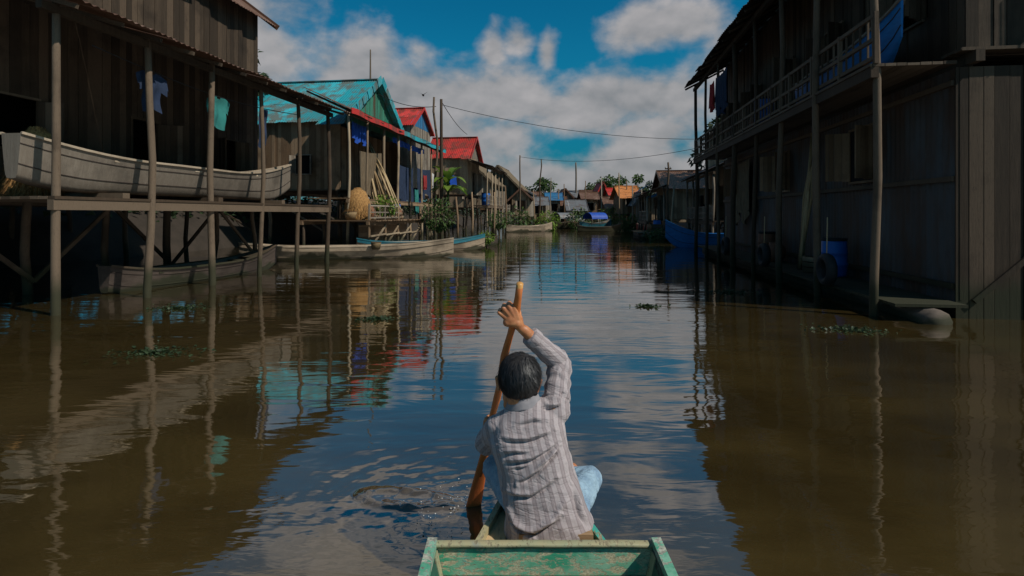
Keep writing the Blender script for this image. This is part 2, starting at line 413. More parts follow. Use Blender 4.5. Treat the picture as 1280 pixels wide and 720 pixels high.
def roof_sheets(mb, p00, p10, p11, p01, sheetw=0.85, amp=0.018, period=0.17, rows=2, sag=0.03):
    """corrugated slope: p00->p10 along the eave, p01->p11 along the ridge"""
    p00, p10, p11, p01 = map(Vector, (p00, p10, p11, p01))
    L = (p10 - p00).length; nrm = (p10 - p00).cross(p01 - p00).normalized()
    if nrm.z < 0: nrm = -nrm
    ns = max(1, round(L / sheetw)); per = max(2, round(sheetw / period)); m = per * 4
    for r in range(rows):
        for i in range(ns):
            tv = random.random(); lift = rnd(0.0, 0.02) + r * 0.012; lo = rnd(-0.035, 0.045) if r == 0 else rnd(-0.06, -0.01); sk_ = rnd(-0.012, 0.012)
            P = []
            v0, v1 = r / rows + lo * (1 if r == 0 else 1), (r + 1) / rows
            for v in (v0, (v0 + v1) / 2, v1):
                row = []
                for j in range(m + 1):
                    u = (i + j / m) / ns
                    p = p00.lerp(p10, u).lerp(p01.lerp(p11, u), v + sk_ * (2 * j / m - 1))
                    s_ = -sag * math.sin(math.pi * min(1, max(0, u))) * math.sin(math.pi * min(1, max(0, v)))
                    row.append(p + nrm * (amp * math.sin(2 * math.pi * per * j / m) + lift + s_))
                P.append(row)
            mb.grid(P, tv, True)
def thatch_slope(mb, p00, p10, p11, p01, th=0.16):
    p00, p10, p11, p01 = map(Vector, (p00, p10, p11, p01)); L = (p10 - p00).length
    nrm = (p10 - p00).cross(p01 - p00).normalized(); nrm = -nrm if nrm.z < 0 else nrm
    n, m = max(6, int(L / 0.3)), 12
    P = [[p00.lerp(p10, j / n).lerp(p01.lerp(p11, j / n), i / m) + nrm * (th * (0.6 + 0.35 * ((i % 3) / 3)) + 0.08 * mnoise.noise(V(j * 0.9, i * 1.7, L))) for j in range(n + 1)] for i in range(m + 1)]
    mb.grid(P, 0.4, False)
    mb.raw([p00, p10, p11, p01], [(3, 2, 1, 0)], 0.9)
    d = (p00 - p01).normalized()
    for k in range(int(L * 14)):
        q = p00.lerp(p10, random.random()) + nrm * rnd(0, th); e = q + d * rnd(0.1, 0.4) + V(0, 0, -rnd(0.02, 0.2)); sd_ = (p10 - p00).normalized() * 0.02
        mb.raw([q - sd_, q + sd_, e], [(0, 1, 2)])
def window(parent, face, u, z, w_, hgt, fm='wood_brown', shutter=True, open_=True):
    """face = (origin, along, outward) in the house's local frame"""
    o, d, nn = face; c = o + d * u
    fr = MB(); t = 0.05
    for (u0, u1, z0, z1) in ((-w_ / 2 - t, w_ / 2 + t, z + hgt, z + hgt + t), (-w_ / 2 - t, w_ / 2 + t, z - t, z), (-w_ / 2 - t, -w_ / 2, z, z + hgt), (w_ / 2, w_ / 2 + t, z, z + hgt)):
        pts = []
        for oo in (-0.03, 0.06):
            for uu in (u0, u1):
                for zz in (z0, z1):
                    p = c + d * uu + nn * oo; pts.append(V(p.x, p.y, zz))
        fr.raw(pts, [(0, 1, 3, 2), (4, 6, 7, 5), (0, 4, 5, 1), (2, 3, 7, 6), (1, 5, 7, 3), (0, 2, 6, 4)])
    f = fr.build('window', fm, parent)
    if shutter:
        for sgn in (-1, 1):
            sm = MB()
            e = c + d * (sgn * w_ / 2) + nn * 0.05
            dirv = (d * (sgn * 0.45) + nn * 0.9).normalized() if open_ else d * sgn
            a0 = e; b0 = e + dirv * (w_ / 2 - 0.03)
            board_wall(sm, V(a0.x, a0.y, 0), V(b0.x, b0.y, 0), z + 0.02, z + hgt - 0.02, 0.14)
            sm.build('shutter', fm, f)
    return f
def post(name, parent, mat, x, y, z0, z1, r=0.09, crook=0.05, n=8):
    mb = MB(); k = 5; pts = []
    ph = rnd(0, 6)
    for i in range(k + 1):
        v = i / k; pts.append(V(x + crook * math.sin(ph + v * 4) * v * (1 - v) * 3, y + crook * math.cos(ph * 1.7 + v * 5) * v * (1 - v) * 3, z0 + (z1 - z0) * v))
    mb.tube(pts, [r * (1.1 - 0.25 * i / k) for i in range(k + 1)], n)
    return mb.build(name, mat, parent)
def railing(parent, mat, pts, z, hgt=0.85, bal=0.28, name='railing'):
    mb = MB()
    for a, b in zip(pts[:-1], pts[1:]):
        a, b = Vector(a), Vector(b); L = (b - a).length; k = max(1, int(L / 1.4))
        for i in range(k + 1):
            p = a.lerp(b, i / k); mb.beam(V(p.x, p.y, z), V(p.x, p.y, z + hgt + 0.05), 0.07)
        for zz in (hgt, hgt * 0.55, 0.12): mb.beam(V(a.x, a.y, z + zz), V(b.x, b.y, z + zz + rnd(-0.03, 0.03)), 0.05, 0.07)
        kb = int(L / bal)
        for i in range(1, kb):
            p = a.lerp(b, i / kb); mb.beam(V(p.x, p.y, z + 0.12), V(p.x, p.y, z + hgt), 0.03)
    return mb.build(name, mat, parent)
def stairs(parent, mat, top, bottom, width, axis='x'):
    mb = MB(); top, bottom = Vector(top), Vector(bottom); wv = V(0, width / 2, 0) if axis == 'x' else V(width / 2, 0, 0)
    for s_ in (-1, 1): mb.beam(top + wv * s_, bottom + wv * s_, 0.05, 0.16)
    k = max(3, int((top.z - bottom.z) / 0.24))
    for i in range(1, k):
        p = bottom.lerp(top, i / k); mb.beam(p - wv, p + wv, 0.2, 0.04)
    return mb.build('stair', mat, parent)

def stilt_house(name, label, s, t, side, D, L, zf, ze, zr, ridge='x', wall='wood_brown', roof='rust_sheet', gable=None, cat='house', group=None,
                porch=None, stilt_mat='wood_dark', horiz=False, eave=0.5, rz_extra=0.0, thatched=False, windows=True, nst=None, front_open=False, stair=None, trim='wood_grey', zbot=-1.2, skip_front=False):
    rz = -TH + (math.pi if side > 0 else 0.0) + rz_extra
    root = empty(name, C(s, t, 0), rz, label, cat, group)
    pd, pz = (porch or {}).get('d', 0), (porch or {}).get('z', zf)
    # stilts
    nx, ny = nst or (max(2, int(D / 2.6) + 1), max(2, int(L / 2.4) + 1))
    for i in range(nx):
        for j in range(ny):
            if 0 < i < nx - 1 and 0 < j < ny - 1: continue
            post('stilt', root, stilt_mat, -0.15 - (D - 0.3) * i / (nx - 1), 0.15 + (L - 0.3) * j / (ny - 1), zbot, zf - 0.02, rnd(.08, .115), 0.13)
    br = MB()
    if zf > 1.2:
        for j in range(ny - 1):
            y0, y1 = 0.15 + (L - 0.3) * j / (ny - 1), 0.15 + (L - 0.3) * (j + 1) / (ny - 1)
            a, b = (y0, y1) if j % 2 else (y1, y0)
            br.beam(V(-0.02, a, 0.3), V(-0.02, b, zf - 0.3), 0.06, 0.09)
        for i in range(nx - 1):
            x0, x1 = -0.15 - (D - 0.3) * i / (nx - 1), -0.15 - (D - 0.3) * (i + 1) / (nx - 1)
            yy = 0.02 if side < 0 else L - 0.02
            br.beam(V(x0, yy, 0.3), V(x1, yy, zf - 0.3), 0.06, 0.09)
        br.build('brace', stilt_mat, root)
    # floor
    dk = MB(); y = -0.1
    while y < L + 0.1:
        wv = rnd(0.16, 0.22); dk.box(-D - 0.05, 0.1, y, min(y + wv - 0.012, L + 0.1), zf - 0.05 + rnd(-0.008, 0.008), zf); y += wv
    for i in range(nx):
        x = -0.15 - (D - 0.3) * i / (nx - 1); dk.box(x - 0.07, x + 0.07, -0.15, L + 0.15, zf - 0.25, zf - 0.055)
    dk.build('floor', stilt_mat, root)
    # walls
    fo = []; camo = []
    if windows:
        k = max(1, int(L / 3.0))
        for i in range(k):
            u = L * (i + 0.5) / k
            fo.append((u - 0.5, u + 0.5, zf + 0.9, zf + 2.0)) if i != k // 2 else fo.append((u - 0.45, u + 0.45, zf + 0.02, zf + 2.05))
        k2 = max(1, int(D / 3.5))
        for i in range(k2):
            u = D * (i + 0.5) / k2; camo.append((u - 0.45, u + 0.45, zf + 0.9, zf + 1.95))
    rise = zr - ze
    if ridge == 'x': ft = lambda u: ze + rise * (1 - abs(2 * u / L - 1)); st_ = ze
    else: ft = ze; st_ = lambda u: ze + rise * (1 - abs(2 * u / D - 1))
    gm = gable or wall
    def wallpart(a, b, top, ops):
        if callable(top):
            mb = MB(); board_wall(mb, a, b, zf, ze, openings=ops, horiz=horiz); mb.build('wall', wall, root)
            g = MB(); board_wall(g, a, b, ze + 0.01, top, 0.2); g.build('gable', gm, root)
        else:
            mb = MB(); board_wall(mb, a, b, zf, top, openings=ops, horiz=horiz); mb.build('wall', wall, root)
    if not skip_front: wallpart(V(0, 0), V(0, L), ft, fo if not front_open else [(0.6, L - 0.6, zf + 0.02, ze - 0.5)])
    elif ridge == 'x':
        g = MB(); board_wall(g, V(0, 0), V(0, L), ze + 0.01, ft, 0.2); g.build('gable', gm, root)
    wallpart(V(-D, L), V(-D, 0), ft, [])
    wallpart(V(-D, 0), V(0, 0), st_, camo if side < 0 else [])
    wallpart(V(0, L), V(-D, L), st_, camo if side > 0 else [])
    # near-black block painted as the shade indoors, so openings read deep
    iv = MB(); iv.box(-D + 0.2, -min(1.6, D * 0.45), 0.2, L - 0.2, zf + 0.02, ze - 0.05); iv.build('inner_shade_block', 'indoor_shade', root)
    if windows and not front_open and not skip_front:
        for i, (u0, u1, z0, z1) in enumerate(fo):
            if z0 > zf + 0.5: window(root, (V(0, 0), V(0, 1, 0), V(1, 0, 0)), (u0 + u1) / 2, z0, u1 - u0, z1 - z0, trim)
            else:
                d_ = MB()
                for (ua, ub, za, zb) in ((u0 - 0.07, u0, z0, z1), (u1, u1 + 0.07, z0, z1), (u0 - 0.07, u1 + 0.07, z1, z1 + 0.07)): d_.box(-0.03, 0.06, ua, ub, za, zb)
                df = d_.build('door_frame', trim, root)
                lf = MB(); board_wall(lf, V(0.05, u1), V(0.75, u1 + 0.35), z0, z1 - 0.03, 0.15); lf.build('door', trim, root)
    if windows:
        yy, o_, nn = (0.0, V(-D, 0), V(0, -1, 0)) if side < 0 else (L, V(-D, L), V(0, 1, 0))
        for (u0, u1, z0, z1) in camo:
            uu = (u0 + u1) / 2 if side < 0 else D - (u0 + u1) / 2
            window(root, (o_, V(1, 0, 0), nn), uu, z0, u1 - u0, z1 - z0, trim)
    # roof
    rf = MB(); fn = thatch_slope if thatched else roof_sheets; e = eave; lo = ze - 0.0
    if ridge == 'x':
        dz = rise * e / (L / 2)
        fn(rf, V(e, -e, ze - dz), V(-D - e, -e, ze - dz), V(-D - e, L / 2, zr), V(e, L / 2, zr))
        fn(rf, V(-D - e, L + e, ze - dz), V(e, L + e, ze - dz), V(e, L / 2, zr), V(-D - e, L / 2, zr))
    else:
        dz = rise * e / (D / 2)
        fn(rf, V(e, L + e, ze - dz), V(e, -e, ze - dz), V(-D / 2, -e, zr), V(-D / 2, L + e, zr))
        fn(rf, V(-D - e, -e, ze - dz), V(-D - e, L + e, ze - dz), V(-D / 2, L + e, zr), V(-D / 2, -e, zr))
    ro = rf.build('roof', 'thatch' if thatched else roof, root)
    rc = MB()
    if ridge == 'x':
        rc.beam(V(e + 0.02, L / 2, zr + 0.04), V(-D - e, L / 2, zr + 0.04), 0.35, 0.06)
        for sg, yo in ((0, -e), (1, L + e)): rc.beam(V(e + 0.03, yo, ze - dz), V(e + 0.03, L / 2, zr), 0.04, 0.2)
    else:
        rc.beam(V(-D / 2, -e - 0.02, zr + 0.04), V(-D / 2, L + e + 0.02, zr + 0.04), 0.35, 0.06)
        for yo in (-e - 0.03, L + e + 0.03):
            rc.beam(V(e, yo, ze - dz), V(-D / 2, yo, zr), 0.04, 0.2); rc.beam(V(-D - e, yo, ze - dz), V(-D / 2, yo, zr), 0.04, 0.2)
    rc.build('ridge_cap', 'thatch' if thatched else roof, ro)
    # porch
    if porch:
        P = porch; y0, y1 = P.get('y0', 0), P.get('y1', L)
        dk = MB(); x = 0.12
        while x < pd: wv = rnd(0.16, 0.22); dk.box(x, min(x + wv - 0.012, pd), y0, y1, pz - 0.05, pz + rnd(-0.006, 0.006)); x += wv
        dk.box(pd - 0.15, pd - 0.02, y0, y1, pz - 0.24, pz - 0.055)
        dk.build('porch_deck', P.get('deck', stilt_mat), root)
        k = P.get('n', max(2, int((y1 - y0) / 2.2) + 1)); rz1 = P.get('rz1')
        for i in range(k):
            y = y0 + 0.12 + (y1 - y0 - 0.24) * i / (k - 1)
            post('porch_post', root, P.get('post', 'wood_grey'), pd - 0.1, y, zbot, rz1 if rz1 else pz + 1.0, rnd(.06, .09), 0.09)
        if rz1:
            pr = MB(); ex = P.get('ex', 0.4)
            roof_sheets(pr, V(pd + ex, y1 + 0.3, rz1 - 0.1), V(pd + ex, y0 - 0.3, rz1 - 0.1), V(0.06, y0 - 0.3, P['rz0']), V(0.06, y1 + 0.3, P['rz0']))
            pro = pr.build('porch_roof', P.get('roof', roof), root)
            bm_ = MB(); bm_.box(pd - 0.16, pd - 0.04, y0 - 0.2, y1 + 0.2, rz1 - 0.26, rz1 - 0.12)
            k3 = int((y1 - y0) / 0.9)
            for i in range(k3 + 1):
                y = y0 + (y1 - y0) * i / k3; bm_.beam(V(0.1, y, P['rz0'] - 0.12), V(pd + ex - 0.05, y, rz1 - 0.2), 0.06, 0.08)
            bm_.build('rafter', stilt_mat, pro)
            for (ya, yb, mt) in P.get('fascia', []):
                fb = MB(); k4 = max(2, int((yb - ya) / 0.5))
                P_ = [[V(pd + ex + 0.03 + 0.02 * math.sin(j * 1.3), ya + (yb - ya) * j / k4, rz1 - 0.14 + 0.14 * (1 - 2 * i) + 0.03 * math.sin(j * 0.9)) for j in range(k4 + 1)] for i in (0, 1)]
                P2 = [[p - V(0.03, 0, 0) for p in r_] for r_ in P_]
                fb.grid(P_, 0.3, False); fb.grid(P2, 0.3, False)
                fb.raw([P_[0][0], P_[0][-1], P2[0][-1], P2[0][0]], [(0, 1, 2, 3)], 0.3)
                fb.build('fascia', mt, pro)
        if P.get('rail', True): railing(root, P.get('railm', 'wood_grey'), [V(pd - 0.1, y0), V(pd - 0.1, y1)], pz)
    if stair: stairs(root, trim, *stair)
    return root

def boat_mesh(L, B, dep, sheer_b=0.35, sheer_s=0.2, full=0.5, th=0.03, n=26, flat=0.55, stern_w=0.35):
    """hull along +x (bow at +L/2), keel bottom at z=-0.12 draught"""
    mb = MB(); m = 8; outer = []; inner = []; rim = []
    for i in range(n):
        v = i / (n - 1); x = -L / 2 + L * v
        hb = B / 2 * (1 - max(0.0, (v - full) / (1 - full)) ** 1.7) * (stern_w + (1 - stern_w) * min(1, v / 0.35) ** 0.7)
        hb = max(hb, 0.025); top = dep - 0.12 + sheer_b * max(0, (v - 0.55) / 0.45) ** 2 + sheer_s * max(0, (0.3 - v) / 0.3) ** 2
        bot = -0.12 + (sheer_b * 0.85) * max(0, (v - 0.82) / 0.18) ** 2 + sheer_s * 0.7 * max(0, (0.15 - v) / 0.15) ** 2
        def prof(hw, zt, zb):
            pts = []
            for k in range(-m, m + 1):
                a = abs(k) / m; sg = 1 if k > 0 else -1
                yy = flat * hw * min(1, a / 0.45) if a < 0.45 else hw * (flat + (1 - flat) * ((a - 0.45) / 0.55) ** 0.75)
                zz = zb + 0.02 * a if a < 0.45 else zb + 0.01 + (zt - zb - 0.01) * ((a - 0.45) / 0.55)
                pts.append(V(x, sg * yy, zz))
            return pts
        outer.append(prof(hb, top, bot)); inner.append(prof(max(hb - th, 0.005), top - 0.002, min(bot + th * 1.4, top - 0.01)))
        rim.append((x, hb, top))
    mb.grid(outer, 0.35); mb.grid([list(reversed(r)) for r in inner], 0.75)
    for s_ in (0, -1):
        mb.grid([[r[s_] for r in outer], [r[s_] for r in inner]], 0.5)
    for e in (0, -1):
        mb.raw(outer[e], [tuple(range(2 * m + 1))], 0.4); 
    return mb, rim, outer
def boat(name, label, loc, rz, L, B, dep, hull='wood_grey', rail='wood_pale', group=None, cat='boat', sheer_b=0.35, sheer_s=0.2, thw=3, deck=True, stripe=None, thw_mat=None, parent_extra=None):
    root = empty(name, loc, rz, label, cat, group)
    mb, rim, outer = boat_mesh(L, B, dep, sheer_b, sheer_s); mb.build('hull', hull, root)
    for k in (1, 3, 14, 15):
        k = {1: 1, 3: 3, 14: 13, 15: 15}[k]
        sk = MB(); sk.tube([r[k] + V(0, 0.004 * (1 if k > 8 else -1), 0) for r in outer], 0.011, 5, 0.0); sk.build('strake', 'wood_hull_dark', root)
    for sg in (-1, 1):
        g = MB(); pts = [V(x, sg * (hb + 0.012), z + 0.005) for x, hb, z in rim]
        for a, b in zip(pts[:-1], pts[1:]): g.beam(a, b, 0.05, 0.045, 0.5)
        g.build('gunwale', rail, root)
        if stripe:
            g = MB(); P_ = [[V(x, sg * (hb + 0.022), z - 0.03) for x, hb, z in rim], [V(x, sg * (hb * 0.985 + 0.02), z - 0.16) for x, hb, z in rim]]
            g.grid(P_, 0.4); g.build('stripe', stripe, root)
    for i in range(thw):
        q = rim[int(len(rim) * (0.2 + 0.5 * i / max(1, thw - 1)))]
        b_ = MB(); b_.box(q[0] - 0.12, q[0] + 0.12, -q[1] + 0.02, q[1] - 0.02, q[2] - 0.10, q[2] - 0.06); b_.build('thwart', thw_mat or rail, root)
    if deck:
        for sel in (rim[-7:], rim[:4]):
            d_ = MB(); d_.grid([[V(x, -hb + 0.015, z - 0.03) for x, hb, z in sel], [V(x, hb - 0.015, z - 0.03) for x, hb, z in sel]], 0.5, False); d_.build('deck', rail, root)
    return root
def cloth(name, label, a, b, drop, mat, cat, group=None, folds=6, amp=0.05):
    a, b = Vector(a), Vector(b); L = (b - a).length; d = (b - a).normalized(); nn = V(d.y, -d.x, 0).normalized(); mb = MB(); n, m = max(10, folds * 6), 10
    ph = rnd(0, 6)
    P = [[a.lerp(b, j / n) + V(0, 0, -0.06 * math.sin(math.pi * j / n)) + V(0, 0, -drop * i / m * (1 + 0.12 * math.sin(j * 0.37 + ph))) + nn * (amp * math.sin(ph + folds * 2 * math.pi * j / n + 0.6 * math.sin(i * 0.5)) * (0.3 + i / m)) for j in range(n + 1)] for i in range(m + 1)]
    mb.grid(P); mb.grid([[p + nn * 0.006 for p in r_] for r_ in P])
    o = mb.build(name, mat); tag(o, label, cat, group); return o
def leaf_quad(mb, c, d, L, w_, nrm=None, droop=0.3, tv=None):
    d = d.normalized(); sd_ = d.cross(nrm or V(0, 0, 1))
    sd_ = sd_.normalized() if sd_.length > 0.05 else V(1, 0, 0)
    m_ = c + d * (L * 0.5); e = c + d * L + V(0, 0, -droop * L)
    mb.raw([c, m_ + sd_ * w_, e, m_ - sd_ * w_], [(0, 1, 2, 3)], tv)
def tree(name, label, loc, H, cr, mat='leaf', n=2600, ls=0.28, trunk_h=0.35, group=None, squash=0.75, seed=0, clumps=14):
    rg = random.Random(seed); root = empty(name, loc, rg.uniform(0, 6), label, 'tree', group)
    tk = MB(); th = H * trunk_h; lean = V(rg.uniform(-.08, .08), rg.uniform(-.08, .08), 0) * H
    pts = [V(0, 0, -1.0), V(0, 0, 0.3), lean * 0.3 + V(0, 0, th * 0.6), lean * 0.7 + V(0, 0, th), lean + V(0, 0, H * 0.72)]
    r0 = H * 0.025; tk.tube(pts, [r0 * 1.4, r0 * 1.1, r0, r0 * 0.8, r0 * 0.25], 8)
    cl = []
    for i in range(clumps):
        a = rg.uniform(0, 6.28); rr = cr * rg.uniform(0.15, 0.85); zz = H * rg.uniform(trunk_h + 0.1, 0.93)
        rr *= max(0.25, 1 - abs((zz / H - 0.62) / 0.45) ** 1.6)
        c = lean * 0.8 + V(math.cos(a) * rr, math.sin(a) * rr, zz); cl.append((c, cr * rg.uniform(0.25, 0.5)))
        s0 = pts[3].lerp(pts[4], rg.uniform(-0.1, 0.7)); tk.tube([s0, s0.lerp(c, 0.5) + V(0, 0, -0.05 * H), c], [r0 * 0.4, r0 * 0.25, r0 * 0.08], 5)
    tk.build('trunk', 'bark', root)
    cm = MB()
    for i in range(n):
        c, r = rg.choice(cl)
        d = V(rg.gauss(0, 1), rg.gauss(0, 1), rg.gauss(0, 1)).normalized()
        p = c + Vector((d.x * r, d.y * r, d.z * r * squash)) * (rg.random() ** 0.45)
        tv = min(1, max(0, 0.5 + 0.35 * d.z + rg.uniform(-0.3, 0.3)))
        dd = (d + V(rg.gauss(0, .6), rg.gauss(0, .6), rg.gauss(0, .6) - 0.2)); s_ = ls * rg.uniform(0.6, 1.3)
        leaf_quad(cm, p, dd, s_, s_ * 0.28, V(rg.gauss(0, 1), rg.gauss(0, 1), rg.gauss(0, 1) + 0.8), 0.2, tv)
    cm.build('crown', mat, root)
    return root
def broad_plant(name, label, loc, n, L, w_, mat='leaf_bright', seed=0, stem=0.6, cat='plant', group=None):
    rg = random.Random(seed); root = empty(name, loc, 0, label, cat, group)
    st = MB(); lv = MB()
    for i in range(n):
        a = rg.uniform(0, 6.28); rad = V(math.cos(a), math.sin(a), 0); up = rg.uniform(0.5, 1.0); LL = L * rg.uniform(0.7, 1.1)
        b0 = rad * 0.06 + V(0, 0, stem * rg.uniform(0.5, 1)); st.tube([rad * 0.05, b0], [0.03, 0.02], 5)
        ctr = []
        for k in range(7):
            v = k / 6; ctr.append(b0 + rad * (LL * v * (0.45 + 0.5 * (1 - up))) + V(0, 0, LL * (up * v - 0.75 * v * v * (0.6 + 0.5 * (1 - up)))))
        sd_ = V(-rad.y, rad.x, 0); P = []
        for k, p in enumerate(ctr):
            v = k / 6; ww = w_ * math.sin(math.pi * min(1, 0.08 + 0.92 * v)) ** 0.7
            P.append([p - sd_ * ww + V(0, 0, 0.2 * ww), p, p + sd_ * ww + V(0, 0, 0.2 * ww)])
        lv.grid(P, rg.random())
    st.build('stem', 'leaf', root); lv.build('leaves', mat, root); return root
def bush(name, label, loc, r, mat='leaf', n=500, ls=0.14, seed=0, group=None, cat='plant', hz=1.0):
    rg = random.Random(seed); root = empty(name, loc, 0, label, cat, group)
    st = MB()
    for i in range(7):
        a = rg.uniform(0, 6.28); e = V(math.cos(a) * r * 0.5, math.sin(a) * r * 0.5, r * hz * rg.uniform(0.8, 1.4)); st.tube([V(0, 0, -0.3), e * 0.5 + V(0, 0, 0.05), e], [0.03, 0.02, 0.008], 5)
    st.build('stem', 'bark', root)
    m = MB()
    for i in range(n):
        d = V(rg.gauss(0, 1), rg.gauss(0, 1), rg.gauss(0, 1)).normalized(); p = V(d.x * r, d.y * r, (0.9 + d.z * 0.8) * r * hz) * rg.uniform(0.55, 1.1)
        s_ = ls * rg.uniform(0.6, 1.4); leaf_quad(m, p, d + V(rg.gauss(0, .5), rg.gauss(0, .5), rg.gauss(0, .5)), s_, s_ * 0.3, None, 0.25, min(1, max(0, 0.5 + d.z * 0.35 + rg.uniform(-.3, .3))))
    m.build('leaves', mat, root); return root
def pole(name, label, a, b, r, crook=0.0, cross=None, group=None, mat='wood_dark'):
    a, b = Vector(a), Vector(b); root = empty(name, a, 0, label, 'pole', group); d = b - a
    mb = MB(); k = 10; ph = rnd(0, 6)
    pts = [d * (i / k) + V(crook * math.sin(ph + i * 1.1), crook * math.cos(ph * 2 + i * 0.8), 0) * (i / k) for i in range(k + 1)]
    pts = [V(0, 0, -1.5)] + pts
    mb.tube(pts, [r] + [r * (1 - 0.35 * i / k) for i in range(k + 1)], 8); mb.build('shaft', mat, root)
    if cross:
        c = MB(); e = pts[-1] - V(0, 0, cross[1]); c.beam(e - V(cross[0] / 2, 0, 0), e + V(cross[0] / 2, 0, 0), 0.08, 0.1)
        c.build('crossarm', mat, root)
        for x in (-0.42, 0.42):
            i_ = MB(); i_.lathe(e + V(x * cross[0], 0, 0.05), [(0.03, 0), (0.05, 0.04), (0.03, 0.08), (0.045, 0.11), (0.01, 0.14)], 8); i_.build('insulator', 'white_wall', root)
    return root
def cable(label, a, b, sag, r=0.018, group=None):
    a, b = Vector(a), Vector(b); mb = MB(); n = 16
    mb.tube([a.lerp(b, i / n) - V(0, 0, sag * 4 * (i / n) * (1 - i / n)) for i in range(n + 1)], r, 5, 0.3)
    return tag(mb.build('power_cable', 'wire'), label, 'cable', group)
def barrel(label, loc, r=0.29, hgt=0.88, mat='plastic_blue', group=None):
    root = empty('barrel', loc, rnd(0, 6), label, 'barrel', group)
    b = MB(); b.lathe((0, 0, 0), [(0.02, 0), (r * 0.93, 0), (r * 0.98, 0.05), (r, hgt * 0.30), (r * 1.04, hgt * 0.32), (r * 1.04, hgt * 0.36), (r, hgt * 0.38), (r, hgt * 0.62), (r * 1.04, hgt * 0.64), (r * 1.04, hgt * 0.68), (r, hgt * 0.7), (r * 0.96, hgt * 0.96), (r * 0.9, hgt), (0.02, hgt)], 20)
    b.build('body', mat, root)
    l = MB(); l.lathe((0, 0, hgt - 0.01), [(r * 0.95, 0), (r * 0.99, 0.02), (r * 0.99, 0.06), (r * 0.9, 0.07), (0.02, 0.06)], 20); l.build('lid', 'rubber', root); return root
def jar(label, loc, r=0.3, hgt=0.6, group=None):
    root = empty('water_jar', loc, 0, label, 'jar', group); b = MB()
    b.lathe((0, 0, 0), [(0.02, 0), (r * 0.6, 0), (r * 0.85, hgt * 0.2), (r, hgt * 0.5), (r * 0.9, hgt * 0.75), (r * 0.6, hgt * 0.9), (r * 0.66, hgt), (r * 0.5, hgt), (r * 0.48, hgt * 0.88), (0.02, hgt * 0.86)], 20); b.build('body', 'clay', root); return root
def crate(label, loc, rz, sx=0.5, sy=0.38, sz=0.3, mat='wood_tan', group=None):
    root = empty('crate', loc, rz, label, 'crate', group); b = MB()
    for k in range(3):
        z = 0.01 + k * sz / 3
        for s_ in (-1, 1):
            b.box(-sx / 2, sx / 2, s_ * sy / 2 - 0.01, s_ * sy / 2 + 0.01, z, z + sz / 3 - 0.025); b.box(s_ * sx / 2 - 0.01, s_ * sx / 2 + 0.01, -sy / 2 + 0.012, sy / 2 - 0.012, z, z + sz / 3 - 0.025)
    b.build('slat_side', mat, root)
    c = MB()
    for s_ in (-1, 1):
        for q in (-1, 1): c.box(s_ * (sx / 2 - 0.035) - 0.02, s_ * (sx / 2 - 0.035) + 0.02, q * (sy / 2 - 0.035) - 0.02, q * (sy / 2 - 0.035) + 0.02, 0.003, sz + 0.02)
    c.build('corner_post', mat, root)
    f = MB(); f.box(-sx / 2 + 0.012, sx / 2 - 0.012, -sy / 2 + 0.012, sy / 2 - 0.012, 0, 0.012); f.build('base', mat, root); return root

def garment(label, a, w_, hgt, mat, kind='shirt', group=None, rz=0.0):
    """a hung garment: silhouette grid with sleeves or legs, at its top centre a"""
    mb = MB(); n, m = 24, 18; ph = rnd(0, 6); P = {}
    def inside(u, v):
        if kind == 'shirt': return (abs(u) < .58 + .04 * v) or (v < .42 and abs(u) < 1.0 - .15 * v) if not (abs(u) < .18 and v < .06) else False
        return abs(u) < .62 and not (v > .34 and abs(u) < .05 + .10 * (v - .34))
    vs = []; fs = []
    ca, sa = math.cos(rz), math.sin(rz)
    for i in range(m + 1):
        for j in range(n + 1):
            u = -1 + 2 * j / n; v = i / m; d = .035 * math.sin(ph + u * 7 + v * 2) * (.3 + v) + .02 * math.sin(ph * 2 + v * 9)
            x = u * w_ * (1 - .06 * v); z = -hgt * v * (1 + .05 * math.sin(u * 5 + ph)) - (.22 * max(0, abs(u) - .55) if kind == 'shirt' else 0)
            vs.append(Vector(a) + V(x * ca - d * sa, x * sa + d * ca, z))
    for i in range(m):
        for j in range(n):
            if inside(-1 + 2 * (j + .5) / n, (i + .5) / m): q = i * (n + 1) + j; fs.append((q, q + 1, q + n + 2, q + n + 1))
    mb.raw(vs, fs, .4, True)
    return tag(mb.build('hung_shirt' if kind == 'shirt' else 'hung_trousers', mat), label, 'laundry', group)
# ------------------------------------------------------------------ LEFT BANK
LB = 'stilt houses along the left bank'; RB = 'houses along the right bank'
# near dark house (left edge of the view) with a boat laid up on its veranda
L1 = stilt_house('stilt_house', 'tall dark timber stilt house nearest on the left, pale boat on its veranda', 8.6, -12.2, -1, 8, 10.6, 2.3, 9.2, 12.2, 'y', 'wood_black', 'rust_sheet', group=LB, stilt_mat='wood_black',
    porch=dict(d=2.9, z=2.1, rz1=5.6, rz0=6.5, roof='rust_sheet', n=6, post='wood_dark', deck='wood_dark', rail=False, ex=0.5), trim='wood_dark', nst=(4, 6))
br = boat('laid_up_boat', 'long pale wooden boat laid up on the veranda of the dark near house', C(13.4, -10.3, 2.34), R(90) - TH, 9.4, 1.15, 0.72, 'wood_grey', 'wood_pale', sheer_b=0.55, sheer_s=0.3)
for i in range(3):
    b_ = MB(); b_.box(-0.75, 0.75, -0.09, 0.09, 0.0, 0.115); tag(b_.build('wooden_block', 'wood_dark', loc=C(10.4 + i * 3.0, -10.3, 2.106)), ['dark timber block under the stern of the laid up boat', 'dark timber block under the middle of the laid up boat', 'dark timber block under the bow of the laid up boat'][i], 'block', 'blocks under the laid up boat').rotation_euler = (0, 0, -TH)
